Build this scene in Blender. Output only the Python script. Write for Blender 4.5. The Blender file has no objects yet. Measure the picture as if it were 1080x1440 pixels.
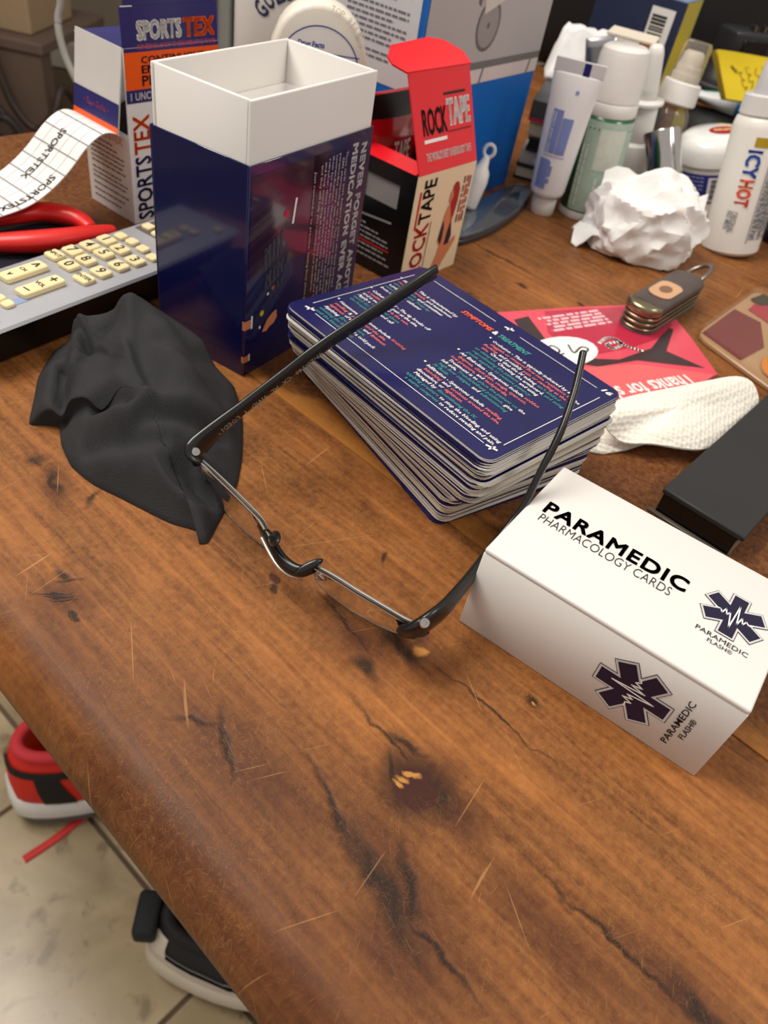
import bpy, bmesh, math, random
from mathutils import Vector, Matrix, noise, Euler
random.seed(7)
sc = bpy.context.scene
K = 0.25          # geometry is written in units of 25 cm (the height of the lens above the table top)
TZ = 3.0          # table top above the floor, in those units
COL = sc.collection

# ------------------------------------------------------------------ camera, world, lamps, exposure
FPX, PITCH, ROLL = (1069.06, 0.75182, 0.21438)
cam_d = bpy.data.cameras.new('camera'); cam = bpy.data.objects.new('camera', cam_d); COL.objects.link(cam)
cam_d.sensor_fit = 'VERTICAL'; cam_d.sensor_height = 36.0; cam_d.lens = FPX / 1440 * 36.0
cam_d.clip_start = 0.01; cam_d.clip_end = 50
_f = Vector((0, math.cos(PITCH), -math.sin(PITCH))); _r0 = Vector((1, 0, 0)); _u0 = _r0.cross(_f)
_r = math.cos(ROLL) * _r0 + math.sin(ROLL) * _u0; _u = -math.sin(ROLL) * _r0 + math.cos(ROLL) * _u0
cam.matrix_world = Matrix(((_r.x, _u.x, -_f.x, 0), (_r.y, _u.y, -_f.y, 0), (_r.z, _u.z, -_f.z, (TZ + 1) * K), (0, 0, 0, 1)))
cam_d.dof.use_dof = True; cam_d.dof.focus_distance = 1.22 * K; cam_d.dof.aperture_fstop = 14.0
sc.camera = cam
w = bpy.data.worlds.new('room_light'); sc.world = w; w.use_nodes = True
w.node_tree.nodes['Background'].inputs[0].default_value = (1.0, 0.93, 0.86, 1)
w.node_tree.nodes['Background'].inputs[1].default_value = 0.5
def area(name, loc, target, sx, sy, power, col):
    d = bpy.data.lights.new(name, 'AREA'); d.shape = 'RECTANGLE'; d.size = sx; d.size_y = sy; d.energy = power; d.color = col
    o = bpy.data.objects.new(name, d); COL.objects.link(o); o.location = loc
    o.rotation_euler = (Vector(target) - Vector(loc)).to_track_quat('-Z', 'Y').to_euler(); return o
area('ceiling_lamp_main', (-0.85, 0.40, 2.35), (0.0, 0.35, 0.75), 0.9, 0.9, 31, (1.0, 0.93, 0.84))
area('ceiling_lamp_second', (1.2, 0.1, 2.45), (0.1, 0.4, 0.75), 0.5, 0.5, 11, (1.0, 0.93, 0.85))
sc.view_settings.view_transform = 'Standard'; sc.view_settings.look = 'None'
sc.view_settings.exposure = 0.08; sc.view_settings.gamma = 1.0; sc.view_settings.use_curve_mapping = False

# ------------------------------------------------------------------ materials
def lin(c):
    return tuple(((v / 255) / 12.92 if v / 255 <= 0.04045 else ((v / 255 + 0.055) / 1.055) ** 2.4) for v in c)
MATS = {}
def mat(name, rgb, rough=0.5, metal=0.0, var=0.06, scale=40.0, bump=0.0, bscale=200.0, trans=0.0, ior=1.45, coat=0.0, alpha=1.0, spec=0.5):
    if name in MATS: return MATS[name]
    m = bpy.data.materials.new(name); m.use_nodes = True; nt = m.node_tree; b = nt.nodes['Principled BSDF']
    c = lin(rgb)
    tc = nt.nodes.new('ShaderNodeTexCoord')
    n = nt.nodes.new('ShaderNodeTexNoise'); n.inputs['Scale'].default_value = scale; n.inputs['Detail'].default_value = 3
    nt.links.new(tc.outputs['Object'], n.inputs['Vector'])
    mx = nt.nodes.new('ShaderNodeMix'); mx.data_type = 'RGBA'
    mx.inputs['A'].default_value = tuple(v * (1 - var) for v in c) + (1,)
    mx.inputs['B'].default_value = tuple(min(1, v * (1 + var)) for v in c) + (1,)
    nt.links.new(n.outputs['Fac'], mx.inputs['Factor']); nt.links.new(mx.outputs['Result'], b.inputs['Base Color'])
    b.inputs['Roughness'].default_value = rough; b.inputs['Metallic'].default_value = metal
    b.inputs['IOR'].default_value = ior; b.inputs['Transmission Weight'].default_value = trans
    b.inputs['Coat Weight'].default_value = coat; b.inputs['Coat Roughness'].default_value = 0.06; b.inputs['Alpha'].default_value = alpha
    b.inputs['Specular IOR Level'].default_value = spec
    if bump:
        n2 = nt.nodes.new('ShaderNodeTexNoise'); n2.inputs['Scale'].default_value = bscale; n2.inputs['Detail'].default_value = 4
        nt.links.new(tc.outputs['Object'], n2.inputs['Vector'])
        bp = nt.nodes.new('ShaderNodeBump'); bp.inputs['Strength'].default_value = bump; bp.inputs['Distance'].default_value = 0.001
        nt.links.new(n2.outputs['Fac'], bp.inputs['Height']); nt.links.new(bp.outputs['Normal'], b.inputs['Normal'])
    MATS[name] = m; return m

# ------------------------------------------------------------------ geometry kit (units)
class G:
    def __init__(s): s.v = []; s.f = []; s.m = []
    def add(s, v, f, mi=0):
        o = len(s.v); s.v += [Vector(p) for p in v]; s.f += [tuple(i + o for i in q) for q in f]; s.m += [mi] * len(f); return s
    def join(s, g, M=None, mi=None):
        o = len(s.v); s.v += [(M @ p if M else p.copy()) for p in g.v]; s.f += [tuple(i + o for i in q) for q in g.f]
        s.m += (g.m if mi is None else [mi] * len(g.f)); return s
    def xf(s, M): s.v = [M @ p for p in s.v]; return s
def frame(O, X, Y, Zv=None):
    X = Vector(X); Y = Vector(Y); Zv = Vector(Zv) if Zv is not None else X.cross(Y); O = Vector(O)
    return Matrix(((X.x, Y.x, Zv.x, O.x), (X.y, Y.y, Zv.y, O.y), (X.z, Y.z, Zv.z, O.z), (0, 0, 0, 1)))
def from_bm(bm, g=None):
    g = g or G(); bm.verts.index_update(); g.add([v.co.copy() for v in bm.verts], [[v.index for v in f.verts] for f in bm.faces]); bm.free(); return g
def box(x0, x1, y0, y1, z0, z1, bev=0.0, seg=1):
    bm = bmesh.new(); bmesh.ops.create_cube(bm, size=1)
    for v in bm.verts: v.co = Vector((x0 + (v.co.x + .5) * (x1 - x0), y0 + (v.co.y + .5) * (y1 - y0), z0 + (v.co.z + .5) * (z1 - z0)))
    if bev: bmesh.ops.bevel(bm, geom=list(bm.edges), offset=bev, segments=seg, profile=.5, affect='EDGES')
    return from_bm(bm)
def prism(pts, z0, z1, bev=0.0, seg=1):
    bm = bmesh.new(); vs = [bm.verts.new((p[0], p[1], z0)) for p in pts]; f = bm.faces.new(vs)
    r = bmesh.ops.extrude_face_region(bm, geom=[f])
    for e in r['geom']:
        if isinstance(e, bmesh.types.BMVert): e.co.z = z1
    bmesh.ops.recalc_face_normals(bm, faces=bm.faces)
    if bev: bmesh.ops.bevel(bm, geom=[e for e in bm.edges if abs(e.verts[0].co.z - e.verts[1].co.z) < 1e-9], offset=bev, segments=seg, profile=.5, affect='EDGES')
    return from_bm(bm)
def rrect(x0, x1, y0, y1, r, n=4):
    out = []
    for cx, cy, a in ((x1 - r, y1 - r, 0), (x0 + r, y1 - r, 90), (x0 + r, y0 + r, 180), (x1 - r, y0 + r, 270)):
        for k in range(n + 1):
            t = math.radians(a + 90 * k / n); out.append((cx + r * math.cos(t), cy + r * math.sin(t)))
    return out
def flat(pts, z=0.0):      # a flat printed patch, fan from its centre
    c = (sum(p[0] for p in pts) / len(pts), sum(p[1] for p in pts) / len(pts), z); n = len(pts)
    return G().add([(p[0], p[1], z) for p in pts] + [c], [(i, (i + 1) % n, n) for i in range(n)])
def poly(pts, z=0.0):      # one n-gon, any outline
    return G().add([(p[0], p[1], z) for p in pts], [tuple(range(len(pts)))])
def rect(x0, x1, y0, y1, z=0.0): return G().add([(x0, y0, z), (x1, y0, z), (x1, y1, z), (x0, y1, z)], [(0, 1, 2, 3)])
def line2(pts, wd, z=0.0):  # flat stroke along 2D points
    g = G()
    for a, b in zip(pts, pts[1:]):
        a = Vector(a).to_2d(); b = Vector(b).to_2d(); d = (b - a)
        if d.length < 1e-9: continue
        d.normalize(); n = Vector((-d.y, d.x)) * wd / 2; a2 = a - d * wd * .3; b2 = b + d * wd * .3
        g.add([(*(a2 - n), z), (*(b2 - n), z), (*(b2 + n), z), (*(a2 + n), z)], [(0, 1, 2, 3)])
    return g
def smooth_path(pts, n=8):
    P = [Vector(p) for p in pts]; out = []
    for i in range(len(P) - 1):
        p0 = P[max(i - 1, 0)]; p1 = P[i]; p2 = P[i + 1]; p3 = P[min(i + 2, len(P) - 1)]
        for k in range(n):
            t = k / n; out.append(.5 * ((2 * p1) + (-p0 + p2) * t + (2 * p0 - 5 * p1 + 4 * p2 - p3) * t * t + (-p0 + 3 * p1 - 3 * p2 + p3) * t ** 3))
    out.append(P[-1]); return out
def tube(path, a, b=None, n=8, up=None, closed=False):   # elliptical section, a sideways, b along up; a, b scalars or functions of 0..1
    P = [Vector(p) for p in path]; N = len(P); g = G(); V = []
    for i, p in enumerate(P):
        if closed: t = (P[(i + 1) % N] - P[i - 1])
        else: t = P[min(i + 1, N - 1)] - P[max(i - 1, 0)]
        t.normalize(); u = Vector(up) if up is not None else (Vector((0, 0, 1)) if abs(t.z) < .9 else Vector((1, 0, 0)))
        s = t.cross(u); s.normalize(); u = s.cross(t); fr = i / max(1, N - 1)
        ra = a(fr) if callable(a) else a; rb = ra if b is None else (b(fr) if callable(b) else b)
        V += [p + s * ra * math.cos(2 * math.pi * k / n) + u * rb * math.sin(2 * math.pi * k / n) for k in range(n)]
    F = []
    for i in range(N if closed else N - 1):
        j = (i + 1) % N
        F += [(i * n + k, i * n + (k + 1) % n, j * n + (k + 1) % n, j * n + k) for k in range(n)]
    if not closed: F += [tuple(range(n))[::-1], tuple((N - 1) * n + k for k in range(n))]
    return g.add(V, F)
def axis_frame(base, top, side=(1, 0, 0)):
    z = (Vector(top) - Vector(base)).normalized(); x = Vector(side); x = (x - z * x.dot(z)).normalized(); return frame(base, x, z.cross(x), z)
def lathe(prof, n=28, ex=1.0, ey=1.0):     # profile (radius, z); ex, ey squash it to an oval
    V = []; F = []
    for r, z in prof: V += [(r * ex * math.cos(2 * math.pi * k / n), r * ey * math.sin(2 * math.pi * k / n), z) for k in range(n)]
    for i in range(len(prof) - 1):
        F += [(i * n + k, i * n + (k + 1) % n, (i + 1) * n + (k + 1) % n, (i + 1) * n + k) for k in range(n)]
    F += [tuple(range(n))[::-1], tuple((len(prof) - 1) * n + k for k in range(n))]
    return G().add(V, F)
def curved_patch(r, z0, z1, a0, a1, n=10, eps=.0015, ex=1, ey=1):   # a label round a lathe body
    V = []; F = []
    for i in range(n + 1):
        t = math.radians(a0 + (a1 - a0) * i / n)
        r0 = r(0) if callable(r) else r; r1 = r(1) if callable(r) else r
        V += [((r0 + eps) * ex * math.cos(t), (r0 + eps) * ey * math.sin(t), z0), ((r1 + eps) * ex * math.cos(t), (r1 + eps) * ey * math.sin(t), z1)]
    for i in range(n): F.append((2 * i, 2 * i + 2, 2 * i + 3, 2 * i + 1))
    return G().add(V, F)
_fc = {}
def text(s, size=1.0, bold=0.0, sx=1.0, shear=0.0, sp=1.0, res=2, align='LEFT'):   # flat lettering in the XY plane
    cu = bpy.data.curves.new('lettering', 'FONT'); cu.body = s; cu.size = 1.0; cu.offset = bold; cu.shear = shear; cu.space_character = sp
    cu.resolution_u = res; cu.align_x = align; cu.fill_mode = 'FRONT' if hasattr(cu, 'fill_mode') else cu.fill_mode
    o = bpy.data.objects.new('lettering', cu); me = bpy.data.meshes.new_from_object(o)
    g = G(); g.add([(v.co.x * size * sx, v.co.y * size, 0) for v in me.vertices], [tuple(p.vertices) for p in me.polygons])
    bpy.data.objects.remove(o); bpy.data.curves.remove(cu); bpy.data.meshes.remove(me); return g
def bolder(s_, bx, by, **kw):   # heavier lettering: the same outline laid down several times, a little apart
    g = G(); q = text(s_, 1, **kw)
    for dx in (-bx, 0, bx):
        for dy in (-by, 0, by): g.join(q, Matrix.Translation((dx, dy, 0)))
    return g
def fit(g, x0, x1, y0, y1):       # stretch lettering into a box
    xs = [p.x for p in g.v]; ys = [p.y for p in g.v]; ax, bx, ay, by = min(xs), max(xs), min(ys), max(ys)
    for p in g.v: p.x = x0 + (p.x - ax) / (bx - ax) * (x1 - x0); p.y = y0 + (p.y - ay) / (by - ay) * (y1 - y0)
    return g
def turn(g, deg, ox=0, oy=0):
    M = Matrix.Translation((ox, oy, 0)) @ Matrix.Rotation(math.radians(deg), 4, 'Z'); return g.xf(M)
def words(n, length, h, seed):      # a line of small print: tiny word bars
    r = random.Random(seed); g = G(); x = 0
    while x < length:
        l = h * r.uniform(1.2, 5); l = min(l, length - x)
        g.join(rect(x, x + l, 0, h)); x += l + h * .7
    return g

class T:
    pass
def base_empty(name, loc=(0, 0, 0), rz=0.0, z=None):
    o = bpy.data.objects.new(name, None); o.empty_display_size = 0.02; COL.objects.link(o)
    o.location = (loc[0] * K, loc[1] * K, (loc[2] + TZ) * K); o.rotation_euler = (0, 0, rz); return o
def tag(o, label=None, cat=None, group=None, kind=None):
    if label: o['label'] = label
    if cat: o['category'] = cat
    if group: o['group'] = group
    if kind: o['kind'] = kind
    return o
def thing(name, label, cat, loc=(0, 0, 0), rz=0.0, group=None): return tag(base_empty(name, loc, rz), label, cat, group)
def mesh(name, g, mats, smooth=False, angle=None):
    me = bpy.data.meshes.new(name); me.from_pydata([p * K for p in g.v], [], g.f)
    mats = mats if isinstance(mats, (list, tuple)) else [mats]
    for m in mats: me.materials.append(m)
    if len(mats) > 1: me.polygons.foreach_set('material_index', g.m)
    if smooth or angle: me.polygons.foreach_set('use_smooth', [True] * len(me.polygons))
    me.update()
    if angle: me.set_sharp_from_angle(angle=math.radians(angle))
    return me
def part(name, g, mats, parent, label=None, smooth=False, angle=None, world=False, kind=None):
    """a mesh under its thing; world=True when the geometry is given in table coordinates"""
    if world:
        root = parent if parent.parent is None else parent.parent
        M = Matrix.Translation(Vector(root.location) / K - Vector((0, 0, TZ))) @ Matrix.Rotation(root.rotation_euler.z, 4, 'Z')
        g = G().join(g, M.inverted())
    o = bpy.data.objects.new(name, mesh(name, g, mats, smooth, angle)); COL.objects.link(o); o.parent = parent
    if label: o['label'] = label
    if kind: o['kind'] = kind
    return o
def single(name, g, mats, label, cat, loc=(0, 0, 0), rz=0.0, group=None, smooth=False, angle=None, kind=None):
    o = bpy.data.objects.new(name, mesh(name, g, mats, smooth, angle)); COL.objects.link(o)
    o.location = (loc[0] * K, loc[1] * K, (loc[2] + TZ) * K); o.rotation_euler = (0, 0, rz); return tag(o, label, cat, group, kind)
def decal(name, g, m, parent, fr, eps=.0012, label=None):     # print lying on a face given by its frame (origin, X, Y)
    O, X, Y = fr; N = Vector(X).cross(Vector(Y)).normalized()
    return part(name, G().join(g, frame(Vector(O) + N * eps, X, Y)), m, parent, label, world=True)

# ------------------------------------------------------------------ common materials
WHITE = mat('white_card', (226, 223, 219), .45, var=.02, scale=12)
BOARD_IN = mat('white_board_inner', (232, 230, 228), .5, var=.02)
NAVY = mat('navy_gloss_print', (20, 23, 74), .12, var=.12, scale=9, coat=.6)
NAVY_C = mat('navy_card_print', (25, 25, 80), .25, var=.06, coat=.15)
INK = mat('black_ink', (17, 17, 19), .5, var=.03)
PWHITE = mat('white_ink', (240, 238, 235), .5, var=.02)
PGREY = mat('grey_ink', (126, 124, 128), .5)
PRED = mat('coral_ink', (230, 112, 104), .5)
PTEAL = mat('teal_ink', (62, 146, 140), .5)
PNAVY = mat('dark_navy_ink', (27, 20, 52), .4)
SILVER_INK = mat('silver_ink', (158, 156, 158), .4, metal=.3)
ORANGE = mat('orange_print', (243, 92, 14), .35, var=.04)
RED = mat('red_print', (226, 18, 34), .3, var=.05, coat=.2)
CREAM = mat('cream_print', (232, 214, 180), .4, var=.05)
BLACKP = mat('black_print', (14, 13, 15), .28, var=.1)
BLUE = mat('blue_carton_print', (0, 100, 188), .35, var=.04)
WPLAST = mat('white_plastic', (232, 230, 226), .32, var=.02)
BLACKPL = mat('black_plastic', (14, 14, 15), .33, var=.1)
CHROME = mat('chrome', (200, 198, 196), .12, metal=1.0, var=.03)
STEEL = mat('brushed_steel', (150, 142, 132), .28, metal=1.0, var=.1)
YELLOW = mat('yellow_paper', (246, 216, 40), .7, var=.03)
SKIN = mat('skin_print', (205, 128, 88), .5)

# ------------------------------------------------------------------ the setting: floor, walls
def floor_material():
    m = bpy.data.materials.new('travertine_tile'); m.use_nodes = True; nt = m.node_tree; L = nt.links.new; b = nt.nodes['Principled BSDF']
    tc = nt.nodes.new('ShaderNodeTexCoord'); oi = nt.nodes.new('ShaderNodeObjectInfo')
    mp = nt.nodes.new('ShaderNodeVectorMath'); mp.operation = 'ADD'; L(tc.outputs['Object'], mp.inputs[0]); L(oi.outputs['Location'], mp.inputs[1])
    n1 = nt.nodes.new('ShaderNodeTexNoise'); n1.inputs['Scale'].default_value = 9; n1.inputs['Detail'].default_value = 6; n1.inputs['Distortion'].default_value = .6
    n2 = nt.nodes.new('ShaderNodeTexNoise'); n2.inputs['Scale'].default_value = 30; n2.inputs['Detail'].default_value = 5; n2.inputs['Distortion'].default_value = .35
    for n in (n1, n2): L(mp.outputs[0], n.inputs['Vector'])
    r1 = nt.nodes.new('ShaderNodeValToRGB'); e = r1.color_ramp.elements
    e[0].position = .32; e[0].color = (*lin((140, 122, 90)), 1); e[1].position = .7; e[1].color = (*lin((186, 168, 134)), 1)
    L(n1.outputs['Fac'], r1.inputs['Fac'])
    r2 = nt.nodes.new('ShaderNodeValToRGB'); e = r2.color_ramp.elements
    e[0].position = .56; e[0].color = (0, 0, 0, 1); e[1].position = .66; e[1].color = (1, 1, 1, 1); L(n2.outputs['Fac'], r2.inputs['Fac'])
    mx = nt.nodes.new('ShaderNodeMix'); mx.data_type = 'RGBA'; L(r1.outputs['Color'], mx.inputs['A']); mx.inputs['B'].default_value = (*lin((98, 80, 50)), 1)
    ml = nt.nodes.new('ShaderNodeMath'); ml.operation = 'MULTIPLY'; ml.inputs[1].default_value = .62; L(r2.outputs['Color'], ml.inputs[0]); L(ml.outputs[0], mx.inputs['Factor'])
    L(mx.outputs['Result'], b.inputs['Base Color']); b.inputs['Roughness'].default_value = .25
    return m
def setting():
    TILE = floor_material(); GROUT = mat('tile_grout', (96, 80, 62), .8)
    fl = bpy.data.objects.new('floor', mesh('floor', box(-9, 9, -4, 13, -.06, -.012), GROUT)); COL.objects.link(fl); tag(fl, kind='structure')
    fl.location = (0, 0, 0)
    # square tiles, their joints turned with the room
    a = math.atan2(-.704, 1.056); ux = Vector((math.cos(a), math.sin(a), 0)); uy = Vector((-ux.y, ux.x, 0)); O = Vector((-.106, .89, 0)); s = 1.3; jt = .022
    me = mesh('tile', box(jt / 2, s - jt / 2, jt / 2, s - jt / 2, -.012, 0, .004), TILE)
    for i in range(-6, 5):
        for j in range(-4, 8):
            c = O + ux * (i * s - (.25 if j < 0 else 0)) + uy * (j * s)
            if not (-7 < c.x < 5 and -1.5 < c.y < 11): continue
            t = bpy.data.objects.new('tile', me); COL.objects.link(t); t.parent = fl; t.location = c * K; t.rotation_euler = (0, 0, a)
    WALL = mat('wall_paint', (150, 138, 122), .8, var=.05)
    wb = bpy.data.objects.new('wall_back', mesh('wall_back', box(-9, 9, 12.8, 13, 0, 10), WALL)); COL.objects.link(wb); tag(wb, kind='structure')
    wl = bpy.data.objects.new('wall_left', mesh('wall_left', box(-9.2, -9, -4, 13, 0, 10), WALL)); COL.objects.link(wl); tag(wl, kind='structure')
    bb = bpy.data.objects.new('baseboard_back', mesh('baseboard_back', box(-9, 9, 12.72, 12.8, 0, .4, .02), mat('baseboard_paint', (196, 190, 178), .5))); COL.objects.link(bb); tag(bb, kind='structure')
setting()

# ------------------------------------------------------------------ the table
EA = math.atan2(-.572, .82)     # planks run this way
def wood_material():
    m = bpy.data.materials.new('stained_pine'); m.use_nodes = True; nt = m.node_tree; L = nt.links.new; b = nt.nodes['Principled BSDF']
    N = nt.nodes.new
    tc = N('ShaderNodeTexCoord')
    at = N('ShaderNodeAttribute'); at.attribute_type = 'OBJECT'; at.attribute_name = 'grain_shift'
    def scaled(sx, sy, rot=0, vec=None):
        mp = N('ShaderNodeMapping'); mp.inputs['Scale'].default_value = (sx, sy, 6); mp.inputs['Rotation'].default_value = (0, 0, rot)
        v = vec or tc.outputs['Object']
        if rot:
            rt = N('ShaderNodeMapping'); rt.inputs['Rotation'].default_value = (0, 0, rot); L(v, rt.inputs['Vector']); v = rt.outputs[0]; mp.inputs['Rotation'].default_value = (0, 0, 0)
        L(v, mp.inputs['Vector']); return mp.outputs[0]
    def noise_(vec, sc=1.0, det=4, dist=0.0, shift=True):
        n = N('ShaderNodeTexNoise'); n.noise_dimensions = '4D' if shift else '3D'; n.inputs['Scale'].default_value = sc; n.inputs['Detail'].default_value = det; n.inputs['Distortion'].default_value = dist
        L(vec, n.inputs['Vector'])
        if shift: L(at.outputs['Fac'], n.inputs['W'])
        return n.outputs['Fac']
    def ramp(fac, p0, p1, c0=(0, 0, 0), c1=(1, 1, 1), mid=None):
        r = N('ShaderNodeValToRGB'); e = r.color_ramp.elements; e[0].position = p0; e[0].color = (*c0, 1); e[1].position = p1; e[1].color = (*c1, 1)
        if mid: q = e.new(mid[0]); q.color = (*mid[1], 1)
        L(fac, r.inputs['Fac']); return r.outputs['Color']
    def math_(op, a, c, clamp=False):
        n = N('ShaderNodeMath'); n.operation = op; n.use_clamp = clamp
        for i, v in enumerate((a, c)):
            if isinstance(v, (int, float)): n.inputs[i].default_value = v
            else: L(v, n.inputs[i])
        return n.outputs[0]
    def mix(f, a, c, blend='MIX'):
        n = N('ShaderNodeMix'); n.data_type = 'RGBA'; n.blend_type = blend
        for k, v in (('Factor', f), ('A', a), ('B', c)):
            if isinstance(v, tuple): n.inputs[k].default_value = (*v, 1)
            elif isinstance(v, (int, float)): n.inputs[k].default_value = v
            else: L(v, n.inputs[k])
        return n.outputs['Result']
    # slow stain variation, stretched along the grain
    big = noise_(scaled(9, 26), 1, 4, .6)
    col = ramp(big, .30, .74, lin((70, 39, 18)), lin((166, 102, 50)), (.52, lin((120, 70, 34))))
    grain = noise_(scaled(22, 330), 1, 5, 1.0)
    col = mix(.36, col, ramp(grain, .30, .72, lin((58, 32, 14)), lin((184, 120, 66))), 'MIX')
    # cathedral bands
    wv = N('ShaderNodeTexWave'); wv.wave_type = 'BANDS'; wv.bands_direction = 'Y'; wv.inputs['Scale'].default_value = 1.0; wv.inputs['Distortion'].default_value = 5.0; wv.inputs['Detail'].default_value = 2; wv.inputs['Detail Scale'].default_value = .6
    L(scaled(2.2, 34), wv.inputs['Vector'])
    col = mix(math_('MULTIPLY', ramp(wv.outputs['Fac'], .55, 1.0), .26), col, lin((84, 42, 18)))
    # dark worn patches in the stain
    worn = ramp(noise_(scaled(16, 30), 1, 6, 1.2), .54, .72)
    col = mix(math_('MULTIPLY', worn, .66), col, lin((66, 33, 15)))
    # each plank took the stain differently; the dark one is worn to gold along its joint
    tn = N('ShaderNodeAttribute'); tn.attribute_type = 'OBJECT'; tn.attribute_name = 'stain_depth'
    sep = N('ShaderNodeSeparateXYZ'); L(tc.outputs['Object'], sep.inputs[0])
    wob = math_('MULTIPLY', math_('SUBTRACT', noise_(scaled(26, 60), 1, 4, .6), .5), .05)
    edge = N('ShaderNodeMapRange'); edge.inputs['From Min'].default_value = .975 * K; edge.inputs['From Max'].default_value = 1.03 * K; L(math_('ADD', sep.outputs['Y'], wob), edge.inputs['Value'])
    deep = math_('MULTIPLY', tn.outputs['Fac'], edge.outputs[0])
    col = mix(math_('MULTIPLY', deep, .80), col, lin((70, 34, 20)))
    gold = math_('MULTIPLY', tn.outputs['Fac'], math_('SUBTRACT', 1.0, edge.outputs[0]))
    col = mix(math_('MULTIPLY', gold, .5), col, lin((196, 130, 58)))
    # fine mottling
    mot = noise_(scaled(420, 420), 1, 5)
    col = mix(math_('MULTIPLY', ramp(mot, .35, .75), .22), col, lin((206, 140, 72)))
    # knots, cracks and dents with places of their own: x along the plank, y across, in metres
    dist_n = N('ShaderNodeTexNoise'); dist_n.inputs['Scale'].default_value = 90; dist_n.inputs['Detail'].default_value = 4; L(tc.outputs['Object'], dist_n.inputs['Vector'])
    off = N('ShaderNodeVectorMath'); off.operation = 'SUBTRACT'; L(dist_n.outputs['Color'], off.inputs[0]); off.inputs[1].default_value = (.5, .5, .5)
    off2 = N('ShaderNodeVectorMath'); off2.operation = 'SCALE'; off2.inputs['Scale'].default_value = .010; L(off.outputs[0], off2.inputs[0])
    warp = N('ShaderNodeVectorMath'); warp.operation = 'ADD'; L(tc.outputs['Object'], warp.inputs[0]); L(off2.outputs[0], warp.inputs[1])
    def spot(x, y, rx, ry, ang=0.0, soft=.5):
        s1 = N('ShaderNodeVectorMath'); s1.operation = 'SUBTRACT'; L(warp.outputs[0], s1.inputs[0]); s1.inputs[1].default_value = (x * K, y * K, 0)
        mp = N('ShaderNodeMapping'); mp.inputs['Rotation'].default_value = (0, 0, -math.radians(ang)); L(s1.outputs[0], mp.inputs['Vector'])
        s2 = N('ShaderNodeVectorMath'); s2.operation = 'MULTIPLY'; s2.inputs[1].default_value = (1 / (rx * K), 1 / (ry * K), 0); L(mp.outputs[0], s2.inputs[0])
        ln = N('ShaderNodeVectorMath'); ln.operation = 'LENGTH'; L(s2.outputs[0], ln.inputs[0])
        mr = N('ShaderNodeMapRange'); mr.inputs['From Min'].default_value = 1.0 + soft; mr.inputs['From Max'].default_value = 1.0 - soft; L(ln.outputs['Value'], mr.inputs['Value']); return mr.outputs[0]
    def many(lst):
        acc = None
        for a in lst:
            s = spot(*a); acc = s if acc is None else math_('MAXIMUM', acc, s)
        return acc
    STAIN_FALLOFF = [(-0.4517, 0.3496, 0.07, 0.05, 0, 0.8), (-0.1181, 0.3942, 0.16, 0.045, -12, 0.8), (-0.4339, 0.6205, 0.06, 0.03, 0, 0.8), (-0.3509, 0.6863, 0.06, 0.03, 0, 0.8), (-0.2007, 0.5158, 0.06, 0.05, 0, 0.6), (0.2027, 0.5527, 0.1, 0.035, 0, 0.8), (-1.0173, 0.4373, 0.05, 0.02, -20, 0.8), (-0.0748, 0.3335, 0.09, 0.06, 0, 0.8), (-0.3423, 0.2323, 0.36, 0.075, 0, 0.9), (-0.1249, 0.2290, 0.32, 0.06, 0, 0.9), (-0.3978, 0.3447, 0.16, 0.07, 0, 0.9), (-0.6154, 0.2497, 0.22, 0.045, 0, 0.9), (0.0640, 0.4884, 0.12, 0.03, 0, 0.9), (-0.7938, 0.3208, 0.05, 0.03, 30, 0.8), (-1.0713, 1.6888, 0.03, 0.02, 0, 0.6), (-0.1329, 0.5141, 0.05, 0.03, 0, 0.8)]  # stains; the wide soft ones by the front edge also paint in light falloff
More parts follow.
